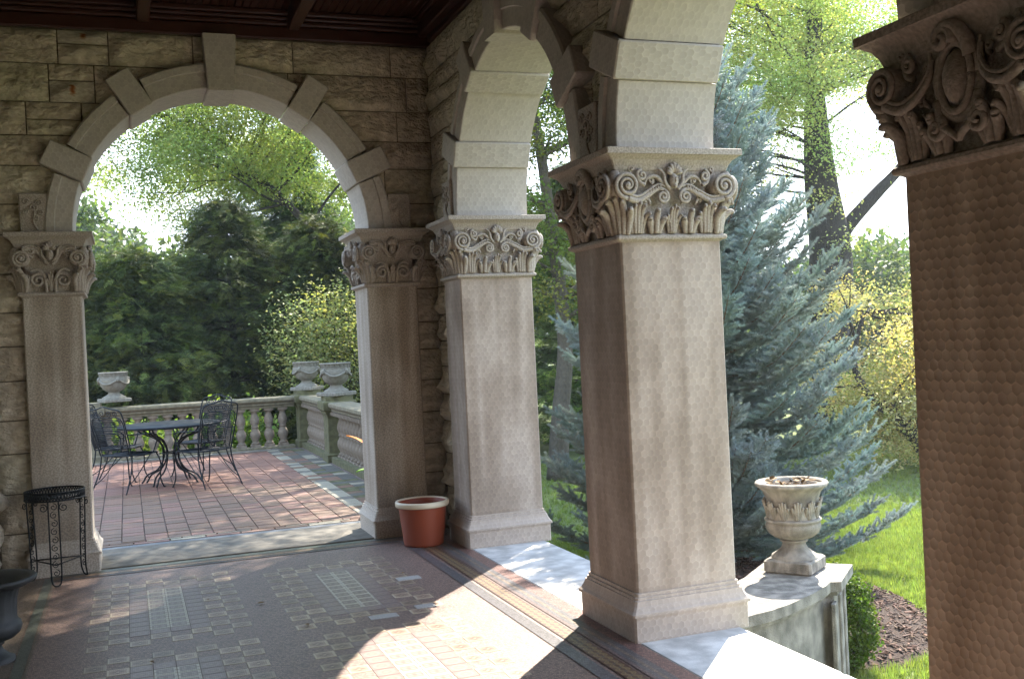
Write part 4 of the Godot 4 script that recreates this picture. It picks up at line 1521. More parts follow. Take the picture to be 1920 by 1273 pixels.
# ---------------------------------------------------------------- things in the porch
func porch_things() -> void:
	# orange plastic pot with a cream rim
	var p := thing("plastic_pot", "orange plastic plant pot with cream rim standing in the porch corner", "plant pot", Vector3(2.13, 0.004, -7.99), 0.2)
	obj("pot_body", lathe([Vector2(0.03, 0.006), Vector2(0.142, 0.006), Vector2(0.142, 0.0), Vector2(0.155, 0.0), Vector2(0.158, 0.02), Vector2(0.188, 0.3), Vector2(0.192, 0.335), Vector2(0.184, 0.335), Vector2(0.18, 0.3), Vector2(0.15, 0.05), Vector2(0.01, 0.045)], 40), M.plastic, p)
	obj("rim", lathe([Vector2(0.191, 0.3), Vector2(0.205, 0.302), Vector2(0.212, 0.31), Vector2(0.213, 0.335), Vector2(0.208, 0.345), Vector2(0.196, 0.347), Vector2(0.19, 0.343), Vector2(0.188, 0.33)], 40), M.plastic_rim, p)
	# black plant stand
	var s := thing("plant_stand", "black wrought iron plant stand with scrolled legs beside the left pilaster", "plant stand", Vector3(-0.53, 0, -8.22))
	var top := st_new()
	var ring := PackedVector3Array()
	for i in 37:
		ring.append(Vector3(cos(TAU * i / 36.0) * 0.2, 0, sin(TAU * i / 36.0) * 0.2))
	for y in [0.6, 0.655]:
		var rr := PackedVector3Array()
		for q in ring:
			rr.append(q + Vector3(0, y, 0))
		add_tube(top, rr, 0.0065, 6)
	for i in 60:
		var a := TAU * i / 60.0
		for d in [-0.11, 0.11]:
			add_tube(top, PackedVector3Array([Vector3(cos(a) * 0.2, 0.6, sin(a) * 0.2), Vector3(cos(a + d) * 0.2, 0.655, sin(a + d) * 0.2)]), 0.0035, 4)
	obj("top_ring", done(top), M.iron, s)
	var grid := st_new()
	for i in 13:
		var x := -0.18 + 0.03 * i
		var l := sqrt(maxf(0.04 - x * x, 0.0))
		add_tube(grid, PackedVector3Array([Vector3(x, 0.61, -l), Vector3(x, 0.61, l)]), 0.003, 4)
		add_tube(grid, PackedVector3Array([Vector3(-l, 0.611, x), Vector3(l, 0.611, x)]), 0.003, 4)
	obj("top_mesh", done(grid), M.iron, s)
	for k in 3:
		var a := PI / 2 + TAU * k / 3.0
		var leg := st_new()
		for e in [-0.034, 0.034]:
			add_tube(leg, smooth_path([Vector3(e, 0.6, 0.2), Vector3(e, 0.55, 0.205), Vector3(e, 0.3, 0.195), Vector3(e, 0.1, 0.19), Vector3(e * 0.85, 0.03, 0.2), Vector3(e * 0.4, 0.008, 0.208), Vector3(0, 0.006, 0.21)], 5), 0.006, 6)
		for i in 9:
			var y := 0.56 - i * 0.058
			var sp := spiral(0.0, y, 0.198, 0.026, 1.3, 1.0 if i % 2 else -1.0, PI / 2, 0.0, 16)
			add_tube(leg, sp, 0.0032, 5)
		for e in [-1.0, 1.0]:
			add_tube(leg, spiral(e * 0.066, 0.555, 0.2, 0.03, 1.5, e, PI / 2 + 0.4, 0.0, 18), 0.004, 5)
		var lo := obj("leg", done(leg), M.iron, s)
		lo.rotation.y = PI / 2 - a
	var br := st_new()
	var h := PackedVector3Array()
	for k in 4:
		var a := PI / 2 + TAU * k / 3.0
		h.append(Vector3(cos(a) * 0.19, 0.15, sin(a) * 0.19))
	for k in 3:
		add_tube(br, PackedVector3Array([h[k], h[k + 1]]), 0.005, 6)
	obj("brace", done(br), M.iron, s)
	# cast-iron urn at the left edge
	var u := thing("iron_urn", "black cast iron garden urn cut off by the left edge of the picture", "urn", Vector3(-0.74, 0.004, -6.2))
	obj("foot", lathe([Vector2(0.11, 0.0), Vector2(0.112, 0.02), Vector2(0.09, 0.03), Vector2(0.055, 0.06), Vector2(0.045, 0.085), Vector2(0.06, 0.095), Vector2(0.06, 0.105), Vector2(0.05, 0.11)], 32), M.iron_old, u)
	obj("bowl", lathe([Vector2(0.05, 0.108), Vector2(0.11, 0.125), Vector2(0.14, 0.15), Vector2(0.152, 0.18), Vector2(0.146, 0.205), Vector2(0.135, 0.215), Vector2(0.128, 0.23), Vector2(0.125, 0.27), Vector2(0.128, 0.33), Vector2(0.14, 0.375), Vector2(0.16, 0.395)], 64, 20, 0.06, 7, 9), M.iron_old, u)
	obj("rim", lathe([Vector2(0.155, 0.392), Vector2(0.19, 0.4), Vector2(0.218, 0.415), Vector2(0.232, 0.43), Vector2(0.235, 0.44), Vector2(0.225, 0.448), Vector2(0.2, 0.442), Vector2(0.16, 0.42), Vector2(0.13, 0.36), Vector2(0.02, 0.34)], 48), M.iron_old, u)
	# litter on the floor
	var spots := [[0.72, -6.72, 0.05, "curled dry leaf on the dark mosaic between the two tile rugs"], [1.15, -4.55, 0.05, "dry leaf lying alone in the bright sun patch"], [0.42, -7.0, 0.03, "small seed husk on the left tile rug"], [0.9, -6.05, 0.045, "thin dry twig-like leaf on the middle of the floor"], [0.05, -5.75, 0.035, "small dark leaf scrap low on the left tile rug"], [1.72, -7.05, 0.04, "pale fallen petal on the red mosaic near the pot"]]
	for q in spots:
		var o := thing("fallen_leaf", q[3], "leaf", Vector3(q[0], 0.008, q[1]), q[0] * 7.0, "dry litter on the porch floor")
		obj("blade", leaf_card(q[2]), M.dry, o)
		obj("stalk", tube(PackedVector3Array([Vector3(0, q[2] * 0.06, q[2] * 0.5), Vector3(0.004, 0.003, q[2] * 0.8)]), 0.0012, 4), M.dry, o)


# ---------------------------------------------------------------- iron table and chairs
func iron_chair() -> Node3D:
	# faces +z; seat 0.42 high
	var c := thing("iron_chair", "", "chair", Vector3.ZERO, 0.0, "black iron chairs round the terrace table")
	var R := 0.0085
	var st := st_new()
	# outer back frame with an arched, scrolled top
	add_tube(st, smooth_path([Vector3(-0.23, 0.43, -0.2), Vector3(-0.245, 0.62, -0.25), Vector3(-0.25, 0.88, -0.33), Vector3(-0.22, 0.96, -0.355), Vector3(-0.1, 0.985, -0.36), Vector3(0, 1.01, -0.365), Vector3(0.1, 0.985, -0.36), Vector3(0.22, 0.96, -0.355), Vector3(0.25, 0.88, -0.33), Vector3(0.245, 0.62, -0.25), Vector3(0.23, 0.43, -0.2)], 5), R, 6)
	add_tube(st, smooth_path([Vector3(-0.2, 0.43, -0.2), Vector3(-0.21, 0.62, -0.247), Vector3(-0.21, 0.86, -0.322), Vector3(0, 0.88, -0.328), Vector3(0.21, 0.86, -0.322), Vector3(0.21, 0.62, -0.247), Vector3(0.2, 0.43, -0.2)], 5), R * 0.75, 6)
	for k in [-0.14, -0.05, 0.05, 0.14]:
		var sp := spiral(k, 0.925, -0.343, 0.04, 1.4, signf(k), -PI / 2, 0.0, 18)
		add_tube(st, sp, 0.005, 5)
	obj("back_frame", done(st), M.iron, c)
	st = st_new()
	for i in 22:
		var x := -0.2 + 0.4 * i / 21.0
		add_tube(st, PackedVector3Array([Vector3(x, 0.44, -0.202), Vector3(x, 0.62, -0.248), Vector3(x, 0.868, -0.323)]), 0.0032, 4)
	for j in 20:
		var t := j / 19.0
		var y := lerpf(0.45, 0.86, t)
		var z := lerpf(-0.205, -0.248, (y - 0.44) / 0.18) if y < 0.62 else lerpf(-0.248, -0.322, (y - 0.62) / 0.24)
		add_tube(st, PackedVector3Array([Vector3(-0.2, y, z), Vector3(0.2, y, z)]), 0.0032, 4)
	obj("back_mesh", done(st), M.iron, c)
	st = st_new()
	add_tube(st, smooth_path([Vector3(-0.23, 0.43, -0.2), Vector3(-0.25, 0.425, 0.0), Vector3(-0.24, 0.43, 0.2), Vector3(-0.12, 0.425, 0.26), Vector3(0.12, 0.425, 0.26), Vector3(0.24, 0.43, 0.2), Vector3(0.25, 0.425, 0.0), Vector3(0.23, 0.43, -0.2), Vector3(0, 0.425, -0.21), Vector3(-0.23, 0.43, -0.2)], 5), R, 6)
	for i in 19:
		var x := -0.225 + 0.025 * i
		add_tube(st, PackedVector3Array([Vector3(x, 0.428, -0.2), Vector3(x, 0.412, 0.0), Vector3(x, 0.428, 0.235)]), 0.0045, 4)
	for i in 18:
		var z := -0.19 + 0.025 * i
		add_tube(st, PackedVector3Array([Vector3(-0.24, 0.427, z), Vector3(0, 0.413, z), Vector3(0.24, 0.427, z)]), 0.0045, 4)
	obj("seat", done(st), M.iron, c)
	for s in [-1.0, 1.0]:
		obj("armrest", tube(smooth_path([Vector3(s * 0.248, 0.68, -0.265), Vector3(s * 0.285, 0.67, -0.12), Vector3(s * 0.3, 0.66, 0.08), Vector3(s * 0.295, 0.62, 0.17), Vector3(s * 0.27, 0.54, 0.17), Vector3(s * 0.245, 0.43, 0.14)], 5), R, 6), M.iron, c)
		obj("leg", tube(smooth_path([Vector3(s * 0.235, 0.43, 0.2), Vector3(s * 0.25, 0.3, 0.25), Vector3(s * 0.24, 0.12, 0.25), Vector3(s * 0.25, 0.01, 0.29), Vector3(s * 0.25, 0.006, 0.31)], 5), R, 6), M.iron, c)
		obj("leg", tube(smooth_path([Vector3(s * 0.23, 0.43, -0.19), Vector3(s * 0.24, 0.25, -0.22), Vector3(s * 0.26, 0.02, -0.33), Vector3(s * 0.26, 0.006, -0.34)], 5), R, 6), M.iron, c)
		obj("stretcher", tube(smooth_path([Vector3(s * 0.24, 0.42, 0.1), Vector3(s * 0.24, 0.2, -0.12), Vector3(s * 0.25, 0.1, -0.28)], 5), R * 0.7, 5), M.iron, c)
	return c


func terrace_things() -> void:
	var ty := 0.008
	var t := thing("iron_table", "round black iron garden table among four iron chairs on the red terrace", "table", Vector3(0.46, ty, -13.55))
	obj("tabletop", lathe([Vector2(0.02, 0.7), Vector2(0.56, 0.7), Vector2(0.6, 0.695), Vector2(0.61, 0.7), Vector2(0.61, 0.722), Vector2(0.6, 0.728), Vector2(0.02, 0.728)], 48), M.iron, t)
	for k in 4:
		var a := TAU * k / 4.0 + 0.5
		var d := Vector3(cos(a), 0, sin(a))
		var st := st_new()
		for q in [[0.0, 1.0], [0.06, 0.92]]:
			var e: Vector3 = Vector3(-d.z, 0, d.x) * q[0]
			var path := []
			for c in [[0.44, 0.69], [0.38, 0.62], [0.2, 0.55], [0.1, 0.44], [0.1, 0.3], [0.18, 0.17], [0.32, 0.1], [0.38, 0.02], [0.4, 0.004]]:
				path.append(e + d * (c[0] * q[1]) + Vector3(0, c[1], 0))
			add_tube(st, smooth_path(path, 5), 0.011, 6)
		obj("leg", done(st), M.iron, t)
	var ring := PackedVector3Array()
	for i in 25:
		ring.append(Vector3(cos(TAU * i / 24.0) * 0.11, 0.37, sin(TAU * i / 24.0) * 0.11))
	obj("leg_ring", tube(ring, 0.008, 6), M.iron, t)
	var c := iron_chair()
	c.position = Vector3(-0.03, ty, -13.15)
	c.rotation.y = PI * 0.76
	c.set_meta("label", "black iron armchair left of the table, the nearer of the two on that side")
	copy(c, "iron_chair", "black iron armchair right of the table, its back nearest the viewer", Vector3(0.82, ty, -12.95), PI * 1.18)
	copy(c, "iron_chair", "black iron armchair behind the left one, partly hidden by its back", Vector3(-0.16, ty, -14.2), PI * 0.4)
	copy(c, "iron_chair", "black iron armchair at the far right of the table, behind the nearer one", Vector3(0.86, ty, -14.2), PI * 1.75)
	# canna lily whose leaves show past the right pilaster
	var p := thing("canna_plant", "potted canna lily with an orange leaf, just peeping past the right pilaster", "plant", Vector3(2.33, ty, -10.0))
	obj("pot", lathe([Vector2(0.01, 0.0), Vector2(0.11, 0.0), Vector2(0.15, 0.24), Vector2(0.16, 0.25), Vector2(0.14, 0.25), Vector2(0.13, 0.22), Vector2(0.01, 0.21)], 24), M.plastic, p)
	for q in [[3.5, 0.62, 0.36, 0], [3.0, 0.28, 0.3, 1], [0.4, 0.6, 0.3, 1], [1.6, 0.5, 0.32, 1], [5.2, 0.7, 0.3, 0]]:
		var d := Vector3(cos(q[0]), 0, sin(q[0]))
		var st := st_new()
		st.set_smooth_group(1)
		var prev := []
		for j in 9:
			var u := j / 8.0
			var cc: Vector3 = d * (0.02 + 0.36 * u) * (q[2] / 0.36) + Vector3(0, 0.2 + q[1] * sqrt(u) - 0.12 * u * u, 0)
			var w: Vector3 = Vector3(-d.z, 0, d.x) * (0.07 * sin(PI * (0.05 + 0.94 * u)))
			var row := [cc - w + Vector3(0, 0.012, 0), cc, cc + w + Vector3(0, 0.012, 0)]
			if prev:
				for i in 2:
					quad(st, prev[i], row[i], row[i + 1], prev[i + 1])
			prev = row
		obj("leaf", done(st), M.canna_green if q[3] else M.canna, p)


# ---------------------------------------------------------------- foliage
func leaf_clump(n: int, radius: float, size: float, seed_: int, up := 0.5) -> ArrayMesh:
	var st := st_new()
	st.set_smooth_group(-1)
	var r := RandomNumberGenerator.new()
	r.seed = seed_
	for i in n:
		var o := Vector3(r.randfn(), r.randfn() * 0.7, r.randfn()) * radius * 0.5
		var nrm := (Vector3(r.randfn(), r.randfn(), r.randfn()) + Vector3.UP * up * 2.0).normalized()
		var d := nrm.cross(Vector3(r.randfn(), r.randfn(), r.randfn())).normalized()
		var s := nrm.cross(d)
		var l := size * r.randf_range(0.7, 1.25)
		var w := l * 0.33
		var a := o
		var b := o + d * l * 0.45 + s * w + nrm * l * 0.06
		var c := o + d * l - nrm * l * 0.1
		var e := o + d * l * 0.45 - s * w + nrm * l * 0.06
		tri(st, a, b, c)
		tri(st, a, c, e)
	return done(st)


func spray_mesh(seed_: int, len_ := 0.5) -> ArrayMesh:
	# a drooping evergreen spray: a stem with thin feathery side shoots that fork once
	var st := st_new()
	st.set_smooth_group(-1)
	var r := RandomNumberGenerator.new()
	r.seed = seed_
	for j in 8:
		var t := 0.1 + 0.9 * j / 7.0
		for s in [-1.0, 1.0]:
			var base := Vector3(0, -0.16 * t * t, t) * len_
			var d := Vector3(s * r.randf_range(0.5, 0.95), r.randf_range(-0.45, 0.25), 0.6).normalized() * len_ * 0.46 * (1.0 - 0.55 * t) * r.randf_range(0.7, 1.25)
			for q in [[0.0, 1.0, 0.0], [0.35, 0.55, 0.5], [0.35, 0.55, -0.5]]:
				var o: Vector3 = base + d * q[0]
				var n: Vector3 = d * q[1] + d.length() * q[2] * Vector3(0.35, r.randf_range(-0.5, 0.5), 0.6)
				var w: Vector3 = n.cross(Vector3(r.randfn() * 0.5, 1, r.randfn() * 0.5)).normalized() * len_ * 0.022
				tri(st, o - w, o + n * 0.55 + w * 0.6, o + n)
				tri(st, o - w, o + w, o + n * 0.55 + w * 0.6)
	return done(st)


func shoot_mesh(seed_: int) -> ArrayMesh:
	# one blue spruce shoot along +z: needles all round a thin stem, 0.2 m long
	var st := st_new()
	st.set_smooth_group(-1)
	var r := RandomNumberGenerator.new()
	r.seed = seed_
	for i in 150:
		var t := pow(r.randf(), 0.9)
		var a := r.randf() * TAU
		var o := Vector3(0, 0, t * 0.145)
		var d := Vector3(cos(a), sin(a), 0.3 + 0.7 * t).normalized() * r.randf_range(0.028, 0.038) * (1.0 - 0.25 * t)
		var w := d.cross(Vector3(r.randfn(), r.randfn(), r.randfn())).normalized() * 0.0026
		tri(st, o - w, o + d, o + w)
	add_tube(st, PackedVector3Array([Vector3.ZERO, Vector3(0, 0, 0.145)]), 0.004, 4)
	return done(st)


func limb_tubes(st: SurfaceTool, from: Vector3, to: Vector3, r0: float, r1: float, r: RandomNumberGenerator, sag := 0.15) -> void:
	var d := to - from
	var side := Vector3(r.randfn(), r.randfn() * 0.6, r.randfn()) * d.length() * sag
	add_tube(st, smooth_path([from, from + d * 0.33 + side * 0.5, from + d * 0.66 + side * 0.35, to], 4), taper(13, r0, r1), 6)


func broad_tree(called: String, label: String, trunk: Array, spots: Array, leaf: ArrayMesh, per: int, base: Color, sizes: Vector2, seed_: int, bark: Material, limb_r := 0.05, alt := Color.BLACK, flat := 0.55, group := "", category := "tree") -> Node3D:
	# trunk: [point, radius] from the ground up; spots: [centre, radius] of leaf masses, each fed by a limb
	var o := thing(called, label, category, trunk[0][0], 0.0, group)
	var off: Vector3 = trunk[0][0]
	var r := RandomNumberGenerator.new()
	r.seed = seed_
	var st := st_new()
	var pts := []
	var rad := PackedFloat32Array()
	for q in trunk:
		pts.append(q[0] - off)
	var path := smooth_path(pts, 5)
	for i in path.size():
		var f := float(i) / 5.0
		var k := mini(int(f), trunk.size() - 2)
		rad.append(lerpf(trunk[k][1], trunk[k + 1][1], f - k))
	add_tube(st, path, rad, 12)
	obj("trunk", done(st), bark, o)
	st = st_new()
	var xs := []
	var cs := []
	for sp in spots:
		var c: Vector3 = sp[0] - off
		var fed: bool = (sp.size() < 3 or sp[2]) and r.randf() < 0.42
		# the limb leaves the trunk at the nearest point somewhat below the mass
		var best := 0
		var bd := 1e9
		for i in path.size():
			var d := path[i].distance_to(c - Vector3(0, 0.4 * Vector2(c.x, c.z).length(), 0))
			if d < bd and i > path.size() / 4:
				bd = d
				best = i
		if fed:
			limb_tubes(st, path[best], c, minf(limb_r, rad[best] * 0.8), 0.012, r)
		for k in (3 if fed else 0):
			limb_tubes(st, path[best].lerp(c, 0.6 + 0.1 * k), c + Vector3(r.randfn(), r.randfn() * flat, r.randfn()) * sp[1] * 0.8, 0.016, 0.006, r)
		var tone := vary(base if alt == Color.BLACK or r.randf() < 0.6 else alt, r, 0.15, 0.08)
		for k in int(per * sp[1] * sp[1]):
			var p: Vector3 = Vector3(r.randfn(), r.randfn() * flat, r.randfn()) * sp[1] * 0.55
			xs.append(Transform3D(Basis.from_euler(Vector3(r.randf_range(-0.5, 0.5), r.randf() * TAU, r.randf_range(-0.5, 0.5))).scaled(Vector3.ONE * r.randf_range(sizes.x, sizes.y)), c + p))
			cs.append(vary(tone, r, 0.25, 0.15))
	obj("limbs", done(st), bark, o)
	scatter("crown", o, leaf, M.leaf, xs, cs)
	return o


func masses(c: Vector3, rad: Vector3, n: int, size: Vector2, seed_: int, gap := -0.1, freq := 0.35) -> Array:
	var r := RandomNumberGenerator.new()
	r.seed = seed_
	var f := FastNoiseLite.new()
	f.seed = seed_
	f.frequency = freq
	var out := []
	var tries := 0
	while out.size() < n and tries < 5000:
		tries += 1
		var d := Vector3(r.randf_range(-1, 1), r.randf_range(-1, 1), r.randf_range(-1, 1))
		if d.length() > 1.0 or d.length() < 0.25:
			continue
		var p := c + d * rad
		if f.get_noise_3dv(p) < gap:
			continue
		out.append([p, r.randf_range(size.x, size.y)])
	return out


func evergreen(called: String, label: String, at: Vector3, h: float, w: float, n: int, base: Color, seed_: int, group: String, sizes := Vector2(0.7, 1.25), lift := 0.03) -> Node3D:
	# hemlock or yew: layered drooping sprays round a straight trunk
	var o := thing(called, label, "tree", at, 0.0, group)
	var r := RandomNumberGenerator.new()
	r.seed = seed_
	obj("trunk", tube(smooth_path([Vector3.ZERO, Vector3(0.05, h * 0.5, 0.03), Vector3(0, h, 0)], 4), taper(9, 0.13, 0.02), 8), M.bark, o)
	var f := FastNoiseLite.new()
	f.seed = seed_
	f.frequency = 0.7
	var xs := []
	var cs := []
	var st := st_new()
	var boughs := int(n / 40)
	for b in boughs:
		var t := pow(r.randf(), 1.15)
		var y := h * (lift + (1.0 - lift) * t)
		var a := r.randf() * TAU
		var reach := w * pow(1.0 - t, 0.62) * r.randf_range(0.6, 1.12) * (1.0 + 0.35 * f.get_noise_2d(a * 1.5, y)) + 0.15
		var d := Vector3(cos(a), 0, sin(a))
		var tip := d * reach + Vector3(0, reach * r.randf_range(-0.12, 0.3), 0)
		var root := Vector3(0, y, 0)
		if b % 3 == 0:
			limb_tubes(st, root, root + tip, 0.025, 0.006, r, 0.06)
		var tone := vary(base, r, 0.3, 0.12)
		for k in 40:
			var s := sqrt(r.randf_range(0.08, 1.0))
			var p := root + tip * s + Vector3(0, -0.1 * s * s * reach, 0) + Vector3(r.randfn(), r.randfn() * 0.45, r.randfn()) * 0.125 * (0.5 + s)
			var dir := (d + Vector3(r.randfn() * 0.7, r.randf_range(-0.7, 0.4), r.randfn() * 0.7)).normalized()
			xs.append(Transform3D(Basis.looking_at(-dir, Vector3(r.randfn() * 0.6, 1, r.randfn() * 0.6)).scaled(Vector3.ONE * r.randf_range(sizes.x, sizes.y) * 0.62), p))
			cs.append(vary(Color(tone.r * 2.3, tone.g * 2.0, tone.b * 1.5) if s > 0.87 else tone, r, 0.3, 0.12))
	obj("branches", done(st), M.bark, o)
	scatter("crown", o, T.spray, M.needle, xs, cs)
	return o


func blue_spruce(at: Vector3, h: float, w: float) -> void:
	var o := thing("blue_spruce", "silvery blue spruce with stiff bristly branches filling the right-hand arch", "tree", at)
	var r := RandomNumberGenerator.new()
	r.seed = 88
	obj("trunk", tube(PackedVector3Array([Vector3.ZERO, Vector3(0.02, h * 0.5, 0), Vector3(0, h * 0.97, 0)]), PackedFloat32Array([0.11, 0.07, 0.012]), 9), M.bark, o)
	var st := st_new()
	var xs := []
	var cs := []
	var y := 0.22
	while y < h - 0.1:
		var t := y / h
		var n := int(lerpf(9, 5, t))
		var turn := r.randf() * TAU
		for k in n:
			var a := turn + TAU * k / n + r.randf_range(-0.22, 0.22)
			var l := (w * pow(1.0 - t, 0.62) + 0.06) * r.randf_range(0.72, 1.14)
			var rise := lerpf(0.02, 0.75, t) + r.randf_range(-0.1, 0.12)
			var d := Vector3(cos(a), 0, sin(a))
			var side := Vector3(-d.z, 0, d.x)
			var root := Vector3(0, y + r.randf_range(-0.06, 0.06), 0)
			var path := smooth_path([root, root + d * l * 0.35 + Vector3(0, l * (rise * 0.35 - 0.05), 0), root + d * l * 0.7 + Vector3(0, l * (rise * 0.7 - 0.06), 0), root + d * l + Vector3(0, l * (rise + 0.08), 0)], 5)
			add_tube(st, path, taper(path.size(), 0.016 * (0.4 + l / w), 0.003), 5)
			var tone := vary(Color(0.225, 0.275, 0.25), r, 0.16, 0.08)
			var m := maxi(4, int(l / 0.056))
			for i in m:
				var s := lerpf(0.14, 1.0, float(i) / (m - 1))
				var pi_ := s * (path.size() - 1)
				var p := path[int(pi_)].lerp(path[mini(int(pi_) + 1, path.size() - 1)], pi_ - int(pi_))
				var fwd := (path[mini(int(pi_) + 1, path.size() - 1)] - path[maxi(int(pi_) - 1, 0)]).normalized()
				var len_ := clampf((1.0 - s) * 0.5 + 0.55, 0.5, 1.15) * minf(1.0, 0.5 + l)
				var arms := [fwd] if i == m - 1 else ([side, -side] if i % 3 else [side, -side, Vector3.UP * 0.7])
				for q in arms:
					var dir: Vector3 = (fwd * 0.85 + q * 0.95 + Vector3(0, r.randf_range(-0.2, 0.3), 0) + Vector3(r.randfn(), r.randfn(), r.randfn()) * 0.12).normalized()
					if i == m - 1:
						dir = fwd
					var sc := len_ * r.randf_range(0.8, 1.2)
					var up := Vector3.UP if absf(dir.y) < 0.95 else Vector3.RIGHT
					xs.append(Transform3D(Basis.looking_at(-dir, up).scaled(Vector3(1.05, 1.05, sc * 1.1)), p))
					cs.append(vary(tone, r, 0.16, 0.07))
					if s < 0.9 and l > 0.5:
						# a side shoot forks once more
						var p2: Vector3 = p + dir * 0.1 * sc
						for e in [-1.0, 1.0]:
							var d2: Vector3 = (dir + dir.cross(up).normalized() * e * 0.9 + Vector3(0, r.randf_range(-0.1, 0.25), 0)).normalized()
							xs.append(Transform3D(Basis.looking_at(-d2, Vector3.UP if absf(d2.y) < 0.95 else Vector3.RIGHT).scaled(Vector3(1.0, 1.0, sc * 0.75)), p2))
							cs.append(vary(tone, r, 0.16, 0.07))
		y += lerpf(0.15, 0.11, t)
	obj("branches", done(st), M.twig, o)
	scatter("needles", o, shoot_mesh(4), M.spruce, xs, cs)


func shrub(called: String, label: String, category: String, at: Vector3, rad: Vector3, n: int, leaf: ArrayMesh, base: Color, seed_: int, shell := 0.5, sizes := Vector2(0.8, 1.3), group := "") -> Node3D:
	var o := thing(called, label, category, at, 0.0, group)
	var r := RandomNumberGenerator.new()
	r.seed = seed_
	var f := FastNoiseLite.new()
	f.seed = seed_
	f.frequency = 1.1
	var st := st_new()
	for i in 9:
		var d := Vector3(r.randfn(), r.randf_range(0.5, 2.0), r.randfn()).normalized() * rad * 0.9
		limb_tubes(st, Vector3(r.randfn() * 0.04, 0, r.randfn() * 0.04), Vector3(0, rad.y, 0) + d * Vector3(1, 0.8, 1), 0.02, 0.005, r)
	obj("stems", done(st), M.bark, o)
	var xs := []
	var cs := []
	for i in n:
		var d := Vector3(r.randfn(), r.randfn(), r.randfn()).normalized()
		var k := lerpf(shell, 1.0, sqrt(r.randf())) * (1.0 + 0.22 * f.get_noise_3dv(d * rad * 1.6 + at))
		var p := Vector3(0, rad.y, 0) + d * rad * k
		if p.y < 0.0:
			continue
		xs.append(Transform3D(Basis.from_euler(Vector3(r.randf_range(-0.6, 0.6), r.randf() * TAU, r.randf_range(-0.6, 0.6))).scaled(Vector3.ONE * r.randf_range(sizes.x, sizes.y)), p))
		cs.append(vary(base, r, 0.35, 0.18))
	scatter("foliage", o, leaf, M.leaf, xs, cs)
	return o


func plants() -> void:
	T.spray = spray_mesh(5, 0.36)
	blue_spruce(Vector3(5.5, GROUND + 0.08, -9.3), 5.1, 1.76)
	shrub("boxwood_shrub", "small clipped boxwood against the end of the curved pedestal", "shrub", Vector3(4.66, GROUND, -6.2), Vector3(0.23, 0.38, 0.24), 1300, leaf_clump(8, 0.05, 0.028, 3, 0.3), Color(0.075, 0.12, 0.02), 12, 0.75)
	# yellow-leaved small tree past the spruce
	var spots := masses(Vector3(12.2, 1.0, -14.0), Vector3(2.0, 1.75, 1.7), 72, Vector2(0.4, 0.62), 9, -0.35, 0.8)
	broad_tree("yellow_tree", "low spreading tree with new yellow and bronze leaves, right of the spruce", [[Vector3(12.2, GROUND, -13.4), 0.13], [Vector3(11.9, -0.5, -13.5), 0.12], [Vector3(11.4, 0.0, -13.4), 0.1], [Vector3(11.0, 0.35, -13.5), 0.07], [Vector3(10.9, 0.9, -13.8), 0.05], [Vector3(11.3, 1.7, -14.0), 0.03]], spots, leaf_clump(20, 0.3, 0.055, 8), 140, Color(0.5, 0.42, 0.2), Vector2(0.7, 1.2), 14, M.bark, 0.03, Color(0.36, 0.36, 0.14))
	for q in [[15.5, -17.5, 1.9, 0.85, "rounded bright green shrub behind the yellow tree, left of its stem"], [18.0, -16.5, 2.0, 0.8, "rounded bright green shrub behind the yellow tree, towards the right column"]]:
		shrub("green_shrub", q[4], "shrub", Vector3(q[0], GROUND, q[1]), Vector3(q[2], q[3], 1.4), 2600, leaf_clump(10, 0.25, 0.07, 6), Color(0.14, 0.21, 0.04), int(q[0] * 10), 0.55)
	# low plants behind the balusters
	for q in [[1.55, -18.4, 0.9, 0.42, "low leafy plant in the sun behind the far balustrade, near its corner"], [-0.1, -18.3, 0.9, 0.36, "low leafy plant behind the far balustrade, near the left urn"]]:
		shrub("low_plant", q[4], "plant", Vector3(q[0], GROUND + 0.2, q[1]), Vector3(q[2], q[3] + 0.25, 0.5), 700, leaf_clump(10, 0.16, 0.07, 7), Color(0.17, 0.25, 0.05), 70 + int(q[0] * 3), 0.4)
	shrub("dogwood_shrub", "pale-leaved shrub catching the sun above the two right-hand terrace urns", "shrub", Vector3(3.7, 0.3, -19.6), Vector3(1.25, 1.2, 0.8), 900, leaf_clump(14, 0.36, 0.055, 9, 1.2), Color(0.31, 0.33, 0.14), 33, 0.1)


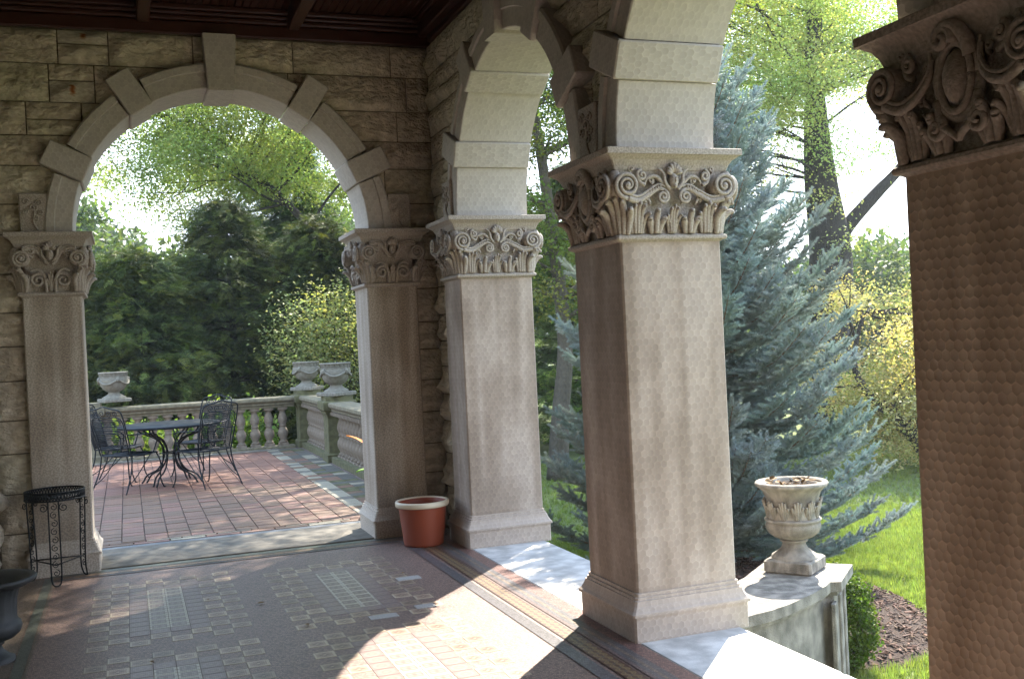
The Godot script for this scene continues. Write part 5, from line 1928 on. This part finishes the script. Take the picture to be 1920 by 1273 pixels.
func trees() -> void:
	var g := "evergreens screening the terrace"
	var dark := Color(0.046, 0.064, 0.022)
	var list := [
		[-1.6, -21.6, 5.2, 1.9, "dark evergreen at the far left of the terrace view, behind the left urn"],
		[0.2, -21.2, 4.4, 1.8, "shorter olive evergreen behind the iron table, second from the left"],
		[2.0, -21.8, 5.4, 1.9, "tall dark evergreen in the middle of the arch"],
		[3.8, -21.4, 5.0, 1.8, "dark evergreen behind the pale dogwood shrub"],
		[5.7, -21.0, 4.6, 1.9, "dark evergreen hidden in part by the right pilaster"],
	]
	for i in list.size():
		var q = list[i]
		evergreen("evergreen_tree", q[4], Vector3(q[0], GROUND, q[1]), q[2], q[3], 15000, dark * (1.3 if i == 1 else 1.0), 200 + i, g)
	evergreen("tall_conifer", "tall green conifer rising behind the evergreens, right of centre in the arch", Vector3(4.6, GROUND, -29.5), 8.6, 2.3, 14000, Color(0.06, 0.12, 0.034), 231, g, Vector2(0.9, 1.5))
	evergreen("sparse_conifer", "loose conifer with open branches against the bright sky, far left of the arch", Vector3(-2.2, GROUND, -25.0), 9.5, 2.6, 11000, Color(0.07, 0.1, 0.05), 237, g, Vector2(0.7, 1.2))
	evergreen("garden_conifer", "dark conifer in the gap right of the far column, behind the leaning trunk", Vector3(9.6, GROUND, -21.5), 6.2, 2.6, 15000, Color(0.07, 0.12, 0.03), 241, g)
	evergreen("garden_conifer", "second dark conifer in that gap, mostly behind the middle column", Vector3(13.0, GROUND, -24.0), 5.4, 2.6, 12000, Color(0.07, 0.115, 0.03), 242, g)
	# the shade tree between the two columns
	var leaf := leaf_clump(22, 0.36, 0.062, 2, 0.8)
	var spots := masses(Vector3(6.0, 9.0, -17.2), Vector3(4.5, 4.4, 3.7), 105, Vector2(0.6, 1.0), 4, -0.05, 0.3)
	spots.append_array(masses(Vector3(5.6, 10.4, -13.9), Vector3(1.9, 1.5, 1.3), 24, Vector2(0.5, 0.75), 21, -0.6, 0.4))
	spots.append_array(masses(Vector3(7.4, 4.2, -16.9), Vector3(3.4, 2.0, 2.6), 30, Vector2(0.45, 0.75), 5, -0.05, 0.4))
	for q in [[6.6, 2.3, 0.6], [7.5, 2.9, 0.65], [6.9, 3.3, 0.7], [7.7, 2.1, 0.5], [6.2, 3.0, 0.6]]:
		spots.append([Vector3(q[0], q[1], -16.2), q[2]])
	broad_tree("leaning_tree", "slim leaning tree whose bare lower trunk shows between the far and middle columns", [[Vector3(6.86, GROUND, -16.65), 0.2], [Vector3(6.95, 0.2, -16.6), 0.155], [Vector3(7.1, 1.5, -16.6), 0.13], [Vector3(7.0, 3.4, -16.7), 0.1], [Vector3(6.8, 5.6, -16.8), 0.08], [Vector3(6.5, 8.2, -16.9), 0.06], [Vector3(6.2, 11.5, -17.0), 0.03]], spots, leaf, 90, Color(0.13, 0.19, 0.035), Vector2(0.8, 1.3), 41, M.bark_pale, 0.045, Color(0.13, 0.15, 0.03))
	# a second tall tree behind it, whose crown dapples the terrace
	spots = masses(Vector3(6.8, 10.2, -22.6), Vector3(4.4, 3.8, 3.4), 36, Vector2(0.65, 1.05), 12, -0.1, 0.3)
	broad_tree("tall_tree", "tall leafy tree behind the leaning one, its trunk hidden by the right pilaster", [[Vector3(6.2, GROUND, -22.4), 0.24], [Vector3(6.3, 3.0, -22.4), 0.19], [Vector3(6.6, 6.5, -22.5), 0.13], [Vector3(6.8, 11.5, -22.6), 0.05]], spots, leaf, 75, Color(0.15, 0.205, 0.035), Vector2(0.8, 1.3), 47, M.bark, 0.05, Color(0.13, 0.16, 0.03))
	# light green tree over the terrace
	spots = masses(Vector3(2.9, 7.2, -27.2), Vector3(4.4, 2.4, 3.0), 80, Vector2(0.6, 1.0), 6, -0.1, 0.3)
	spots.append_array(masses(Vector3(0.8, 7.9, -27.8), Vector3(2.0, 1.2, 1.6), 24, Vector2(0.55, 0.85), 61, -0.4, 0.4))
	broad_tree("spreading_tree", "light green deciduous tree with slanting branches filling the top of the terrace arch", [[Vector3(6.6, GROUND, -25.4), 0.2], [Vector3(6.1, 1.4, -25.6), 0.16], [Vector3(5.35, 3.26, -25.8), 0.12], [Vector3(4.2, 4.9, -26.4), 0.09], [Vector3(2.9, 6.3, -26.8), 0.06], [Vector3(1.4, 7.4, -27.2), 0.03]], spots, leaf, 105, Color(0.33, 0.39, 0.13), Vector2(0.8, 1.3), 43, M.bark, 0.04, Color(0.25, 0.31, 0.09), 0.45)
	# big forked tree on the right
	spots = masses(Vector3(14.8, 9.2, -21.6), Vector3(6.0, 4.6, 3.4), 140, Vector2(0.6, 1.05), 10, -0.08, 0.25)
	var keep := []
	for s in spots:
		var p: Vector3 = s[0]
		if p.x > 15.9 and p.y < 7.6 and p.y < 12.0 - (19.0 - p.x):
			continue
		# the crown is open towards the low yellow tree and the lawn, which stand in the sun
		var to_sun := Vector3(0.675, 1.05, -0.737).normalized()
		var open := false
		for q in [Vector3(12.2, 1.0, -14.0), Vector3(11.0, 0.5, -13.5), Vector3(7.0, GROUND, -8.5), Vector3(9.0, GROUND, -11.0)]:
			if (p - q).cross(to_sun).length() < 1.25:
				open = true
		if open:
			continue
		keep.append(s)
	keep.append_array(masses(Vector3(15.9, 8.6, -20.2), Vector3(2.7, 1.9, 1.2), 26, Vector2(0.5, 0.8), 64, -0.5, 0.4))
	keep.append_array(masses(Vector3(13.6, 7.4, -20.6), Vector3(1.6, 2.4, 1.4), 20, Vector2(0.5, 0.8), 65, -0.5, 0.4))
	for q in [[15.6, 4.4], [15.9, 5.2], [15.5, 6.2], [16.0, 3.4], [17.3, 5.6], [17.9, 6.4], [15.2, 7.2]]:
		keep.append([Vector3(q[0], q[1], -20.4), 0.42, q[0] < 17.0])
	broad_tree("forked_tree", "big dark-trunked tree with a fork and bright spring leaves, seen over the spruce", [[Vector3(15.7, GROUND, -20.9), 0.65], [Vector3(15.8, 1.2, -20.85), 0.55], [Vector3(15.9, 3.2, -20.8), 0.5], [Vector3(15.75, 5.0, -20.85), 0.38], [Vector3(15.7, 7.0, -20.85), 0.24], [Vector3(15.8, 9.5, -20.85), 0.16], [Vector3(15.5, 13.0, -20.8), 0.06]], keep, leaf, 105, Color(0.42, 0.5, 0.18), Vector2(0.8, 1.35), 45, M.bark, 0.035, Color(0.48, 0.5, 0.2))
	var tree := get_node("forked_tree") as Node3D
	obj("fork_limb", tube(smooth_path([Vector3(0.15, 3.9, 0.05), Vector3(0.6, 4.7, 0.2), Vector3(1.3, 5.5, 0.5), Vector3(1.95, 6.2, 0.75), Vector3(2.9, 7.6, 1.0), Vector3(3.4, 9.4, 1.0)], 5), taper(26, 0.21, 0.05), 9), M.bark, tree)
	# woods far behind everything
	var r := RandomNumberGenerator.new()
	r.seed = 91
	var xs := []
	var cs := []
	var f := FastNoiseLite.new()
	f.seed = 17
	f.frequency = 0.05
	for i in 15000:
		var a := r.randf_range(-0.75, 1.25)
		var d := r.randf_range(44, 58)
		var top := (7.5 + 4.5 * f.get_noise_2d(a * 150.0, 0)) * (1.0 if a < 0.45 else 0.62)
		var p := Vector3(sin(a) * d, GROUND + top * sqrt(r.randf()), -cos(a) * d)
		xs.append(Transform3D(Basis.from_euler(Vector3(r.randf(), r.randf() * TAU, r.randf())).scaled(Vector3.ONE * r.randf_range(2.5, 4.5)), p))
		cs.append(vary(Color(0.07, 0.105, 0.025), r, 0.4, 0.2))
	var w := scatter("far_woods", null, leaf_clump(16, 0.34, 0.1, 5), M.leaf, xs, cs)
	stuff(w)
	tag(w, "far belt of woods closing the view behind the garden trees", "woods")
